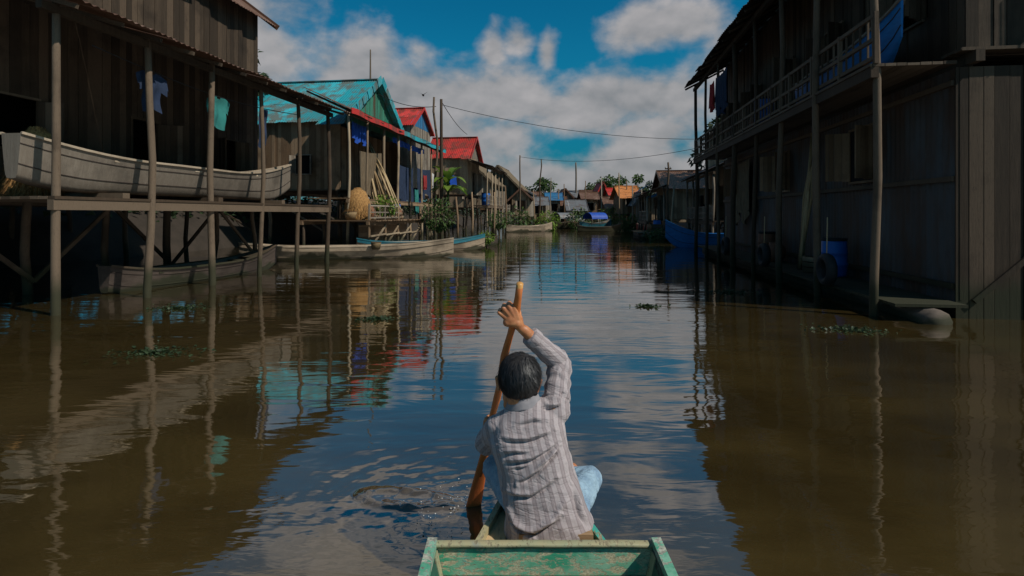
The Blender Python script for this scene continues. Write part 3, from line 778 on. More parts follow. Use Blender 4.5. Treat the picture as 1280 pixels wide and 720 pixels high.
def straw_mound(name, label, loc, r, hgt, seed=1, group=None):
    rg = random.Random(seed); m = MB()
    m.lathe((0, 0, 0), [(0.02, 0), (r * 0.9, 0), (r, hgt * 0.25), (r * 0.9, hgt * 0.6), (r * 0.6, hgt * 0.88), (0.03, hgt)], 18, 0.4)
    for i in range(2200):
        a = rg.uniform(0, 6.28); v = rg.random(); rr = r * (1.0 - 0.75 * max(0, v - 0.3) ** 1.3 / 0.7 ** 1.3); p = V(math.cos(a) * rr * 0.97, math.sin(a) * rr * 0.97, hgt * v)
        d = V(math.cos(a) * 0.35, math.sin(a) * 0.35, -1 + rg.uniform(-.3, .3)).normalized(); sd_ = V(-math.sin(a), math.cos(a), 0) * 0.012
        e = p + d * rg.uniform(0.12, 0.45) + V(math.cos(a), math.sin(a), 0) * rg.uniform(0, .12); e.z = max(e.z, 0.0); m.raw([p - sd_, p + sd_, e], [(0, 1, 2)], rg.random())
    o = m.build(name, 'straw', loc=loc); return tag(o, label, 'straw bundle', group)
plain('cloth_grey', (.16, .16, .17), (.09, .09, .10), 3, .9, .6, bd=.03)
straw_mound('straw_bundle', 'orange straw bundle on the veranda of the dark near house beside the laid up boat', C(10.2, -11.45, 2.11), 0.5, 1.5, 4, 'straw bundles')
jar('brown clay water jar on the veranda of the dark near house', C(12.6, -11.5, 2.11), 0.33, 0.75)
barrel('blue plastic barrel on the veranda of the dark near house', C(15.2, -11.5, 2.11))
LG = 'laundry on the line of the near left veranda'
ln = MB(); ln.tube([C(9.6 + 7.6 * i / 16, -9.55, 5.05 - .22 * math.sin(math.pi * i / 16)) for i in range(17)], .012, 5); tag(ln.build('clothes_line', 'wire'), 'clothes line with laundry under the veranda roof of the near left house', 'line')
for s_, kind, mt, w_, hh, lb in [(11.1, 'shirt', 'cloth_dark', .42, .85, 'navy shirt hung on the near veranda line, leftmost'), (13.3, 'shirt', 'cloth_teal', .40, .8, 'teal shirt hung on the near veranda line'), (15.3, 'trousers', 'cloth_dark', .34, 1.1, 'navy trousers hung right of the teal shirt')]:
    garment(lb, C(s_, -9.55, 5.03 - .22 * math.sin(math.pi * (s_ - 9.6) / 7.6)), w_, hh, mt, kind, LG, R(90) - TH + rnd(-.2, .2))
# teal roofed house with the long canopy
L2 = stilt_house('stilt_house', 'stilt house with bright teal gable roof, green gable and long canopy edged red and teal', 30, -14, -1, 9, 10, 3.2, 7.2, 10.55, 'x', 'wood_brown', 'teal_sheet', gable='green_sheet', group=LB, eave=0.45, skip_front=True,
    porch=dict(d=2.3, z=2.6, rz1=6.95, rz0=8.0, roof='rust_sheet', y0=-4.0, y1=13.2, n=8, ex=0.25, deck='wood_brown', fascia=[(-4.3, 3.4, 'red_sheet'), (3.4, 13.5, 'teal_sheet')], rail=False, post='wood_tan'), nst=(3, 5))
barge = MB()
for yo, za in ((-0.5, 6.9), (10.5, 6.9)):
    a = V(0.52, yo, za); b = V(0.52, 5.0, 10.62); k = 7
    for i in range(k): barge.beam(a.lerp(b, i / k + 0.012), a.lerp(b, (i + 1) / k - 0.012), 0.05, 0.42 if i % 2 else 0.5)
barge.build('bargeboard', 'teal_sheet', L2)
back = MB(); board_wall(back, V(-0.9, 0), V(-0.9, 10), 3.2, 7.1, 0.22); back.build('room_wall', 'wood_brown', L2)
rod = pole('mast_pole', 'thin bare pole rising above the teal roof', W(463, 108, 37.5), W(463, 62, 37.5), 0.06)
CL = 'cloths hung out along the left bank'
cloth('blue_tarp', 'bright blue tarp under the red edged canopy, leftmost', C(27.5, -12.2, 6.6), C(29.6, -12.2, 6.6), 0.95, 'tarp_blue', 'tarp', 'blue tarps under the canopy')
cloth('blue_tarp', 'thin strip of blue tarp hung along the teal edged canopy', C(33.0, -12.0, 6.55), C(39.5, -12.0, 6.5), 0.38, 'tarp_blue', 'tarp', 'blue tarps under the canopy', 9)
cloth('hanging_cloth', 'dark navy cloth hanging low behind the leaning bamboo poles', C(33.6, -11.9, 4.9), C(36.6, -11.9, 4.9), 2.4, 'cloth_dark', 'cloth', CL)
cloth('hanging_cloth', 'dark grey blue cloth hanging under the teal edged end of the canopy', C(37.4, -11.9, 5.0), C(40.6, -11.9, 5.1), 1.9, 'cloth_dark', 'cloth', CL)
cloth('hanging_cloth', 'teal cloth hanging from the porch rail beside the navy cloth', C(36.6, -11.8, 3.5), C(37.4, -11.8, 3.5), 1.5, 'cloth_teal', 'cloth', CL)
cloth('hanging_cloth', 'red cloth hanging among dark cloths under the canopy', C(38.4, -11.75, 4.6), C(39.2, -11.75, 4.6), 0.9, 'cloth_red', 'cloth', CL)
# red roofed houses
L3 = stilt_house('stilt_house', 'stilt house with bright red gable roof just behind the teal roof', 42.4, -14, -1, 6, 5.4, 3.4, 8.9, 10.6, 'x', 'wood_grey', 'red_sheet', gable='blue_sheet', group=LB, eave=0.3, nst=(3, 3))
L4 = stilt_house('stilt_house', 'stilt house with red roof and tan board wall behind the tall electric poles', 49.0, -10.9, -1, 3.6, 5.2, 3.6, 7.0, 9.0, 'x', 'wood_tan', 'red_sheet', gable='wood_grey', group=LB, eave=0.35, nst=(2, 3),
    porch=dict(d=2.0, z=2.6, rz1=6.1, rz0=6.7, roof='slate_sheet', y0=-0.6, y1=8.0, n=5, post='wood_tan'))
L5 = stilt_house('stilt_house', 'low tan thatched stilt house right of the red roofed house', 62, -11.2, -1, 5, 7.5, 2.6, 5.6, 7.9, 'y', 'wood_tan', 'rust_sheet', group=LB, thatched=True, nst=(2, 4), porch=dict(d=1.6, z=2.0, n=4))
L6 = stilt_house('stilt_house', 'brown thatched stilt house farthest along the left bank', 73, -9.6, -1, 5, 8.5, 2.4, 5.6, 8.2, 'y', 'wood_brown', 'rust_sheet', group=LB, thatched=True, nst=(2, 4), porch=dict(d=1.6, z=2.0, n=4))
L7 = stilt_house('stilt_house', 'grey shack with tin roof beyond the thatched houses', 86, -8.6, -1, 5, 6, 2.2, 4.8, 6.2, 'y', 'wood_grey', 'grey_sheet', group=LB, nst=(2, 3))

# platform with railing, straw, bamboo, plants
pf = empty('timber_platform', C(25.2, -10.6, 0), -TH, 'timber jetty on posts in front of the canopy, carrying the orange straw bundle', 'platform')
dk = MB(); y = 0
while y < 8.4: wv = rnd(0.15, 0.21); dk.box(-3.4 + rnd(-.1, .05), 0.5 + rnd(-.1, .15), y, y + wv - 0.012, 1.45, 1.50 + rnd(-.008, .008)); y += wv
dk.box(0.15, 0.28, -0.1, 8.5, 1.28, 1.445); dk.box(-3.2, -3.05, -0.1, 8.5, 1.28, 1.445); dk.build('deck', 'wood_brown', pf)
for i in range(5): post('post', pf, 'wood_brown', 0.22, 0.15 + 2.0 * i, -1.2, 1.3 if i % 2 else 2.3, 0.07); post('post', pf, 'wood_dark', -3.1, 0.15 + 2.0 * i, -1.2, 1.3, 0.08)
br_ = MB()
for i in range(4): br_.beam(V(0.3, 0.2 + 2 * i, 0.25), V(0.3, 2.1 + 2 * i, 1.25), 0.05, 0.09); br_.beam(V(0.34, 0.0 + 2 * i, 0.75), V(0.34, 2.0 + 2 * i, 0.8), 0.05, 0.08)
br_.build('brace', 'wood_tan', pf)
railing(pf, 'wood_grey', [V(0.22, 0.1), V(0.22, 4.2)], 1.5, 0.7, 0.6)
straw_mound('straw_bundle', 'big orange brown straw bundle standing on the jetty by the canopy', W(447, 268, 28.0) + V(0, 0, -0.28), 0.66, 1.62, 7, 'straw bundles')
bb = 'bamboo poles leaning in a sheaf against the canopy'
top0 = W(459, 186, 33.0)
poles_ = empty('bamboo_sheaf', W(478, 262, 31.0), 0, 'sheaf of long tan bamboo poles leaning against the canopy front', 'bamboo poles')
for i in range(14):
    a = W(469 + i * 2.3 + rnd(-2, 2), 262, 31.0 + rnd(-.3, .3)); b = W(452 + i * 0.9 + rnd(-3, 3), 182 + rnd(-6, 18), 33.2 + rnd(-.3, .3)); m_ = MB()
    a -= poles_.location; b -= poles_.location; mid_ = a.lerp(b, 0.5) + V(rnd(-.1, .1), 0, rnd(-.1, .1)); m_.tube([a, mid_, b], [0.055, 0.05, 0.035], 6); m_.build('bamboo_pole', 'bamboo', poles_)
bush('potted_bush', 'small bright green bush on the jetty below the leaning bamboo', W(481, 266, 29.5) + V(0, 0, -0.1), 0.55, 'leaf_bright', 350, 0.2, 3)
broad_plant('banana_plant', 'bright green broad leaved banana plant in front of the electric poles', W(560, 258, 36.0), 16, 2.2, 0.27, 'leaf_bright', 5, 1.7)
bush('shrub', 'dark green shrub under the banana plant at the water', W(548, 288, 34.0), 0.95, 'leaf', 700, 0.22, 6, hz=1.15)
bush('shrub', 'tuft of green water plants at the bow of the second boat', W(608, 303, 31.0), 0.36, 'leaf_bright', 240, 0.16, 8)
bush('shrub', 'green bushes between the tan walled house and the water', W(622, 284, 50.0), 1.0, 'leaf', 500, 0.25, 9, hz=0.8)
barrel('blue plastic barrel standing on the porch of the tan walled house', C(51.5, -9.7, 2.61), 0.42, 1.15)
barrel('blue plastic barrel on the jetty in front of the canopy', C(31.5, -11.3, 1.51))
jar('brown clay water jar near the railing of the jetty', C(27.3, -11.2, 1.51), 0.34, 0.7)
crate('tan slatted crate on the jetty beside the clay jar', C(28.4, -11.6, 1.51), 0.4, 0.7, 0.5, 0.4)
crate('tan slatted crate at the back of the jetty by the blue barrel', C(32.4, -12.6, 1.51), 0.1, 0.7, 0.5, 0.4)
# posts standing in front of the houses
MP = 'mooring stakes in the shallows'
for i, (px, yt, yb, Y) in enumerate([(572, 246, 300, 34), (590, 240, 294, 40), (617, 240, 291, 46), (632, 232, 288, 52), (668, 238, 284, 66)]):
    m_ = MB(); a = W(px, yb, Y); b = W(px + rnd(-3, 3), yt, Y); m_.tube([V(0, 0, -1), (b - a) * 0.5 + V(0.06, 0, 0), b - a], [0.08, 0.07, 0.055], 7)
    tag(m_.build('mooring_stake', 'wood_brown', loc=a), ['bare mooring stake just right of the banana plant', 'bare mooring stake in front of the red roofed house porch', 'bare mooring stake beside the green bushes', 'bare mooring stake in front of the thatched house', 'bare mooring stake farthest along the left bank'][i], 'stake', MP)
# electric poles and wires
EP = 'electric poles'
p1 = pole('crooked_pole', 'thin crooked wooden pole left of the straight electric pole', W(544, 300, 36), W(545, 122, 36), 0.10, 0.16, mat='wood_dark')
p2 = pole('electric_pole', 'tall straight dark electric pole beside the crooked one', W(552, 302, 35.2), W(551.5, 124, 35.2), 0.13, 0.0, None, EP)
p3 = pole('electric_pole', 'thin electric pole above the thatched houses', W(650, 288, 62), W(650, 194, 62), 0.11, 0.02, None, EP)
p4 = pole('electric_pole', 'short leaning pole with a hooked top right of the thatched houses', W(674, 284, 72), W(676, 199, 72), 0.12, 0.12, None, EP)
p5 = pole('electric_pole', 'pale electric pole in the middle of the far canal end', W(720, 281, 95), W(720, 203, 95), 0.2, 0.03, None, EP, 'wood_grey')
p6 = pole('electric_pole', 'dark pole with a forked top beside the brown house on the right bank', W(834, 296, 44), W(835, 203, 44), 0.11, 0.05, (0.5, 0.5), EP)
WR = 'power cables over the canal'
cable('cable from the teal roof to the crooked pole', W(470, 116, 37), W(545, 133, 36), 0.35, 0.022, WR)
cable('cable slanting down from the straight electric pole towards the red roof', W(552, 127, 35.2), W(584, 168, 50), 0.25, 0.022, WR)
cable('long cable from the straight pole out across the canal, upper', W(552, 131, 35.2), W(1010, 165, 40), 1.2, 0.018, WR)
cable('long cable from the thatched houses to the right bank, lower', W(650, 196, 62), W(905, 178, 42), 0.9, 0.02, WR)
b_ = MB(); bp = W(529, 119, 42)
b_.ball((0, 0, 0), 0.08, 0.22, 0.08, 6)
for s_ in (-1, 1): b_.raw([V(0, 0.1, 0.03), V(0, -0.08, 0.03), V(s_ * 0.38, -0.1, 0.26)], [(0, 1, 2)], 0.2)
b_.raw([V(-0.05, -0.2, 0), V(0.05, -0.2, 0), V(0.08, -0.38, 0), V(-0.08, -0.38, 0)], [(0, 1, 2, 3)], 0.2)
tag(b_.build('bird', 'rubber', loc=bp), 'small dark bird flying above the red roof', 'bird')

# moored boats, left
MBG = 'boats moored along the left bank'
def boat_px(name, label, pxa, pxb, py, Ya, Yb, B, dep, hull, rail, **k):
    Za = 0; a = V((pxa - 640) / F * Ya, Ya); b = V((pxb - 640) / F * Yb, Yb); d = b - a
    return boat(name, label, V((a.x + b.x) / 2, (a.y + b.y) / 2, 0), math.atan2(d.y, d.x), d.length, B, dep, hull, rail, **k)
boat_px('wooden_boat', 'long pale weathered wooden boat moored nearest on the left, low in the water', 300, 567, 322, 21.6, 23.6, 1.2, 0.62, 'wood_pale', 'wood_pale', group=MBG, sheer_b=0.28, stripe='wood_pale')
boat_px('wooden_boat', 'slim wooden boat with blue inside stripe moored behind the pale boat', 446, 606, 308, 26.0, 28.4, 1.1, 0.58, 'wood_pale', 'boat_teal', group=MBG, sheer_b=0.32, stripe='boat_teal')
boat_px('wooden_boat', 'dark low canoe moored by the green bushes', 560, 622, 300, 31.5, 32.4, 0.8, 0.42, 'wood_hull_dark', 'wood_brown', group=MBG, sheer_b=0.25)
boat_px('wooden_boat', 'dark wooden boat tied under the veranda of the near dark house', 130, 345, 345, 12.5, 18.6, 1.0, 0.55, 'wood_hull_dark', 'wood_dark', group=MBG)
boat_px('wooden_boat', 'pale wooden boat moored in front of the thatched houses', 632, 690, 290, 56, 60, 1.2, 0.7, 'wood_pale', 'wood_pale', group=MBG)

# ------------------------------------------------------------------ FAR END
fg = 'boats at the far end of the canal'
def canopy_boat(label, px0, px1, Y, mat, hull, group):
    r = boat_px('canopy_boat', label, px0, px1, 280, Y, Y + 2, 1.7, 0.9, hull, 'wood_grey', group=group, sheer_b=0.5)
    L = (px1 - px0) / F * Y; c = MB(); n = 12
    P_ = [[V(x, 0.95 * math.cos(math.pi * k / n), 1.25 + 0.75 * math.sin(math.pi * k / n)) for k in range(n + 1)] for x in (-L * 0.36, -L * .1, L * .1, L * 0.28)]
    c.grid(P_); c.build('canopy', mat, r)
    for x in (-L * .35, -L * .03, L * .27):
        for s_ in (-1, 1): q = MB(); q.tube([V(x, s_ * 0.75, 0.5), V(x, s_ * 0.93, 1.3)], 0.03, 5); q.build('canopy_post', 'wood_grey', r)
    return r
canopy_boat('blue canopied boat at the far end of the canal', 726, 764, 64, 'tarp_blue', 'boat_teal', fg)
canopy_boat('grey canopied boat left of the blue canopied one', 688, 722, 70, 'grey_sheet', 'wood_brown', fg)
boat_px('wooden_boat', 'low brown boat crossing in front of the blue canopied boat', 722, 776, 287, 58, 59, 1.1, 0.6, 'wood_brown', 'wood_grey', group=fg)
boat_px('wooden_boat', 'red and brown boat moored among the floats of the right bank', 796, 836, 284, 58, 56, 1.3, 0.8, 'boat_red', 'wood_grey', group=fg)
def simple(name, label, px0, px1, Y, ztop, roof, wall, ridge='y', zf=1.0, rz=0.0, D=6, ze=None, **k):
    Y *= 0.74; sc_ = 0.84; ztop *= sc_; zf *= sc_; ze = ze * sc_ if ze else None; x0, x1 = (px0 - 640) / F * Y, (px1 - 640) / F * Y
    h_ = stilt_house(name, label, 0, 0, -1, x1 - x0, D, zf, ze or ztop - 1.4, ztop, ridge, wall, roof, nst=(3, 3), **k)
    h_.location = (x1, Y, 0); h_.rotation_euler = (0, 0, 0); return h_
FE = 'houses closing the far end of the canal'
simple('floating_house', 'small white walled house at the far canal end', 712, 731, 104, 4.6, 'grey_sheet', 'white_wall', 'x', group=FE)
simple('floating_house', 'house with red roof at the far canal end', 744, 763, 122, 8.3, 'red_sheet', 'wood_brown', 'y', 3.0, ze=5.6, group=FE)
simple('floating_house', 'low dark house left of the white walled one', 676, 706, 112, 5.6, 'rust_sheet', 'wood_dark', 'x', group=FE)
simple('floating_house', 'house with rusty tin roof between the red and orange roofs', 760, 782, 100, 5.0, 'rust_sheet', 'wood_dark', 'x', group=FE)
simple('floating_house', 'small house with orange roof in front of the far trees', 778, 797, 92, 6.4, 'orange_sheet', 'wood_brown', 'x', 2.2, group=FE)
TF = 'trees beyond the canal end'
for i, (px, Y, H, cr, mt, lb) in enumerate([(735, 150, 12.0, 3.2, 'leaf', 'slim green tree left of the far red roof'), (752, 160, 13.0, 3.0, 'leaf_dark', 'dark narrow tree directly behind the far red roof'), (778, 140, 11.5, 3.0, 'leaf', 'rounded tree behind the far orange roof'), (791, 132, 12.6, 2.8, 'leaf', 'tall green tree right of the far orange roof'), (700, 170, 9.0, 4.5, 'leaf_dark', 'low dark tree left of the middle pole'), (815, 120, 9.5, 4.0, 'leaf_dark', 'dark tree behind the blue roofed house'), (660, 150, 9.5, 4.5, 'leaf_dark', 'dark tree behind the farthest thatched house'), (680, 135, 10.5, 4.0, 'leaf', 'green tree behind the hooked pole'), (765, 128, 10.5, 4.0, 'leaf', 'green tree between the red and the orange roofs')]):
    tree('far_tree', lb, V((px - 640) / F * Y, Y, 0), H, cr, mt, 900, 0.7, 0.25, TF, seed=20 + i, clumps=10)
def hill_strip():
    m = MB(); n = 90; P_ = []
    for i in range(n + 1):
        a = R(-80 + 160 * i / n); d = V(math.sin(a), math.cos(a)); hh = 7 + 4 * mnoise.noise(V(i * 0.35, 0, 2)) + 2 * mnoise.noise(V(i * 1.3, 3, 2))
        P_.append([d * 420 + V(0, 0, -1), d * 424 + V(0, 0, hh * 0.7), d * 430 + V(0, 0, hh), d * 470 + V(0, 0, -1)])
    m.grid(P_, 0.3); tag(m.build('flooded_forest', 'leaf_dark'), 'low dark line of flooded forest on the horizon', None, None, 'structure')
hill_strip()

# ------------------------------------------------------------------ RIGHT BANK
R4 = stilt_house('floating_house', 'floating house under a curved blue roof on the right bank', 66, 6.2, 1, 5, 7, 1.0, 3.6, 4.6, 'y', 'wood_tan', 'blue_sheet', group=RB, nst=(2, 4), skip_front=True, eave=0.1)
cr_ = MB(); n = 10
cr_.grid([[V(1.2 - 6.8 * j / n, y, 3.5 + 2.1 * math.sin(math.pi * (0.12 + 0.76 * j / n))) for j in range(n + 1)] for y in (-0.8, 2.5, 5.5, 8.2)]); cr_.grid([[V(1.2 - 6.8 * j / n, y, 3.42 + 2.1 * math.sin(math.pi * (0.12 + 0.76 * j / n))) for j in range(n + 1)] for y in (-0.8, 2.5, 5.5, 8.2)]); cr_.build('curved_roof', 'blue_sheet', R4)
for i in range(4):
    post('porch_post', R4, 'wood_grey', 1.0, 0.1 + 2.4 * i, -1, 4.0, 0.07)
R3 = stilt_house('stilt_house', 'brown board house with tin roof behind the forked pole on the right bank', 56, 6.4, 1, 6, 8, 1.4, 4.1, 5.7, 'x', 'wood_tan', 'rust_sheet', group=RB, nst=(3, 4), porch=dict(d=1.8, z=1.2, rz1=3.6, rz0=4.3, n=4))
R2 = stilt_house('stilt_house', 'tall dark board house with tin roof on the right bank beyond the near one', 43.0, 8.6, 1, 8, 9, 1.6, 7.6, 10.4, 'y', 'wood_tan', 'slate_sheet', group=RB, nst=(3, 5), porch=dict(d=1.6, z=1.4, rz1=4.4, rz0=5.2, n=5), trim='wood_brown')
# near right house: grey sheet wall below, balcony above
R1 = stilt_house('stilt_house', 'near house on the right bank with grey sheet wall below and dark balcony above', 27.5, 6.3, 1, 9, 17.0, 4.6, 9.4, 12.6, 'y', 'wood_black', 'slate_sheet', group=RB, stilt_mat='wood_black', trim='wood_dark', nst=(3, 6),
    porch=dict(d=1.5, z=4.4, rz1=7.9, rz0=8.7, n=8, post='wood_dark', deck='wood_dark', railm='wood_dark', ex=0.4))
lw = MB(); roof_like = []
def sheet_wall(mb, a, b, z0, z1):
    a, b = Vector(a), Vector(b); L = (b - a).length; ns = max(1, round(L / 0.9)); d = (b - a).normalized(); nn = V(d.y, -d.x, 0)
    for i in range(ns):
        for r_ in range(2):
            za = z0 + (z1 - z0) * r_ / 2 - 0.04; zb = z0 + (z1 - z0) * (r_ + 1) / 2; m = 20
            mb.grid([[a + (b - a) * ((i + j / m) / ns) + nn * (0.014 * math.sin(2 * math.pi * 5 * j / m) + 0.01 * r_ + rnd(0, .002)) + V(0, 0, z) for j in range(m + 1)] for z in (za, zb)], random.random())
sheet_wall(lw, V(0.06, 0.1), V(0.06, 16.9), 0.25, 4.3); lw.build('sheet_wall', 'slate_sheet', R1)
for a_, b_w in ((V(-8.9, 16.95), V(0.12, 16.95)), (V(-8.9, 0.05), V(-8.9, 16.9)), (V(0.1, 0.05), V(-8.9, 0.05))):
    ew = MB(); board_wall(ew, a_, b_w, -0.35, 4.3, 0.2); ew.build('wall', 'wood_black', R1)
sk_ = MB(); board_wall(sk_, V(0.03, 0.1), V(0.03, 16.9), -0.35, 0.28, 0.3); board_wall(sk_, V(0.03, 16.6), V(0.03, 16.97), 0.3, 4.3, 0.2); sk_.build('skirting', 'wood_black', R1)
bt_ = MB()
for z in (0.5, 2.35, 4.0): bt_.box(0.085, 0.15, 0.1, 16.9, z, z + 0.09)
bt_.build('batten', 'wood_dark', R1)
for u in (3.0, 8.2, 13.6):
    dv = MB(); dv.box(0.09, 0.115, u - .55, u + .55, 2.55, 3.75); dv.build('opening_shade_panel', 'indoor_shade', R1)  # flat dark panel on the wall, painted as a shaded window opening
    window(R1, (V(0.09, 0), V(0, 1, 0), V(1, 0, 0)), u, 2.55, 1.1, 1.2, 'wood_brown')
fl = MB()
for x in (0.75, -2, -5): fl.tube([V(x, -0.6, 0.02), V(x, 17.6, 0.02)], 0.22, 10)
fl.build('float_log', 'wood_hull_dark', R1)
wk = MB(); y = -0.4
while y < 17.4: wv = rnd(.16, .22); wk.box(0.2, 1.3, y, y + wv - .012, 0.25, 0.30); y += wv
wk.build('walkway', 'wood_dark', R1)
boat('laid_up_boat', 'blue wooden boat laid up on the balcony of the near right house', C(13.6, 5.62, 4.62), R(90) - TH + R(180), 5.0, 0.9, 0.6, 'boat_blue', 'wood_grey', sheer_b=0.6)
barrel('dark blue barrel on the balcony of the near right house', C(18.2, 5.3, 4.41), 0.3, 0.9)
jar('clay jar beside the barrel on the balcony of the near right house', C(19.1, 5.4, 4.41), 0.3, 0.65)
cloth('hanging_cloth', 'dark cloth hung from the balcony roof of the near right house', C(20.5, 4.75, 7.0), C(22.3, 4.75, 7.0), 1.4, 'cloth_dark', 'cloth', 'cloths hung out on the right bank')
cloth('hanging_cloth', 'red cloth hung from the balcony roof beside the dark one on the right bank', C(22.7, 4.75, 7.0), C(23.4, 4.75, 7.0), 1.0, 'cloth_red', 'cloth', 'cloths hung out on the right bank')
BL = boat('blue_boat', 'bright blue wooden boat moored on the right with its bow to the canal', V(11.15, 30.2, 0), R(172), 5.6, 1.3, 0.85, 'boat_blue', 'boat_blue', sheer_b=0.75, cat='boat', stripe=None, thw_mat='wood_grey')
ft = empty('floating_dock', C(42.5, 5.2, 0), -TH, 'low floating dock of logs with dark clutter left of the forked pole', 'dock')
d_ = MB(); y = 0
while y < 7.5: wv = rnd(.16, .22); d_.box(-1.7, 1.7, y, y + wv - .012, 0.34, 0.40); y += wv
d_.build('deck', 'wood_brown', ft); l_ = MB()
for x in (-1.3, 0, 1.3): l_.tube([V(x, -.4, .1), V(x, 7.9, .1)], 0.2, 8)
l_.build('float_log', 'wood_hull_dark', ft)
crate('dark slatted crate on the floating dock of the right bank', C(45, 5.0, .41), .2, 1.0, .7, .6, 'wood_brown')
barrel('blue barrel standing on the floating dock of the right bank', C(47.3, 5.4, .41), .3, .9)
bush('shrub', 'clump of green floating plants beside the dock on the right bank', C(40.5, 4.6, 0), .8, 'leaf', 420, .2, 31, hz=.5)
for i, (px, yt, Y) in enumerate([(806, 262, 55), (819, 258, 50), (825, 250, 48)]):
    m_ = MB(); m_.tube([V(0, 0, -1), V(0.05, 0, 1), V(0, 0, CZ + (HZ - yt) / F * Y)], [.08, .07, .06], 7)
    tag(m_.build('mooring_stake', 'wood_dark', loc=V((px - 640) / F * Y, Y, 0)), ['dark stake left of the floating dock', 'dark stake in front of the brown board house', 'dark stake nearest the forked pole'][i], 'stake', 'mooring stakes of the right bank')
TR = 'tall trees behind the right bank houses'
for i, (x, y, H, cr, lb) in enumerate([(22.5, 43, 17, 4.6, 'tall dark tree rising behind the gap between the right bank houses'), (27, 46, 18, 5.5, 'tall dark tree behind the near right house roof'), (25, 60, 14, 4.0, 'dark tree behind the tall dark board house')]):
    tree('tall_tree', lb, V(x, y, 0), H, cr, 'leaf_dark', 3800, 0.5, 0.25, TR, seed=50 + i, clumps=22)
for i, (x, y, H, cr, lb) in enumerate([(-20, 36, 15, 4.5, 'dark tree behind the near house roof on the left')]):
    tree('tall_tree', lb, V(x, y, 0), H, cr, 'leaf_dark', 3000, 0.5, 0.25, None, seed=60 + i, clumps=18)

# ------------------------------------------------------------------ muddy banks with undergrowth behind the houses
def bank(sign, t0, label, label2):
    m = MB(); P_ = []
    svals = [-12 + 4 * i for i in range(60)]
    for s_ in svals:
        row = []
        for k, (dt, z) in enumerate([(0, -0.6), (0.7, 0.25), (2.0, 1.5), (4.5, 2.5), (9, 3.2), (30, 3.4)]):
            w_ = 0.9 * mnoise.noise(V(s_ * 0.21, k * 1.3, sign)); row.append(C(s_, sign * (t0 + dt + w_ + max(0, s_ - 60) * 0.015), z + 0.25 * mnoise.noise(V(s_ * .4, k, 3))))
        P_.append(row)
    m.grid(P_, 0.5); tag(m.build('river_bank', 'mud'), label, None, None, 'structure')
    rg = random.Random(7 + sign); g = MB()
    for i in range(9000 if sign > 0 else 15000):
        s_ = rg.uniform(-6, 110); dt = abs(rg.gauss(0, 2.6)) + .6; p = C(s_, sign * (t0 + dt + 1.2), 0); base = min(2.5, .25 + dt * .5)
        hh = rg.uniform(0.2, 3.4 if sign > 0 else 6.0) * (0.6 + .6 * mnoise.noise(V(s_ * .25, sign, 0)) + .3)
        p.z = base + max(0, hh); d = V(rg.gauss(0, 1), rg.gauss(0, 1), rg.uniform(-.2, 1)); L = rg.uniform(.25, .6)
        leaf_quad(g, p, d, L, L * .3, V(rg.gauss(0, 1), rg.gauss(0, 1), 1), .3, rg.random())
    tag(g.build('undergrowth', 'leaf_dark'), label2, None, None, 'stuff')
plain('mud', (0.040, 0.030, 0.022), (0.022, 0.017, 0.012), 1.5, 0.95, 0.6, bd=0.05)
bank(-1, 18.6, 'dark muddy bank behind the houses on the left', 'dark undergrowth covering the left bank behind the houses')
bank(1, 14.5, 'dark muddy bank behind the houses on the right', 'dark undergrowth covering the right bank behind the houses')
# more clutter under the canopy
cloth('fishing_net', 'brown fishing net draped from the canopy posts behind the straw bundle', C(28.6, -12.3, 5.2), C(31.8, -12.3, 5.4), 2.6, 'thatch', 'net', None, 5)
cloth('hanging_cloth', 'white cloth hanging between the red and navy cloths', C(40.8, -11.8, 4.9), C(41.6, -11.8, 4.9), 1.0, 'cloth_white', 'cloth', CL)
cloth('blue_tarp', 'blue tarp slung low behind the banana plant', C(42.4, -11.6, 5.3), C(46.5, -11.3, 5.0), 0.8, 'tarp_blue', 'tarp', 'blue tarps under the canopy', 7)
def log_stack(label, loc, n, L, rows):
    root = empty('log_stack', loc, -TH, label, 'logs')
    for r_ in range(rows):
        for i in range(n - r_):
            m_ = MB(); y = (i + r_ * .5) * .23; rr = rnd(.09, .115); m_.tube([V(rnd(-.1, .1), y, .11 + r_ * .19), V(L * .5, y + rnd(-.02, .02), .11 + r_ * .19), V(L + rnd(-.15, .15), y, .11 + r_ * .19)], [rr, rr, rr * .9], 7); m_.build('log', 'wood_tan' if (i + r_) % 3 else 'wood_brown', root)
log_stack('stack of cut tan logs on the jetty beside the straw bundle', C(29.4, -12.2, 1.51), 6, 1.7, 3)
jar('second brown clay jar at the canal edge of the jetty', C(30.2, -10.75, 1.51), .3, .62)

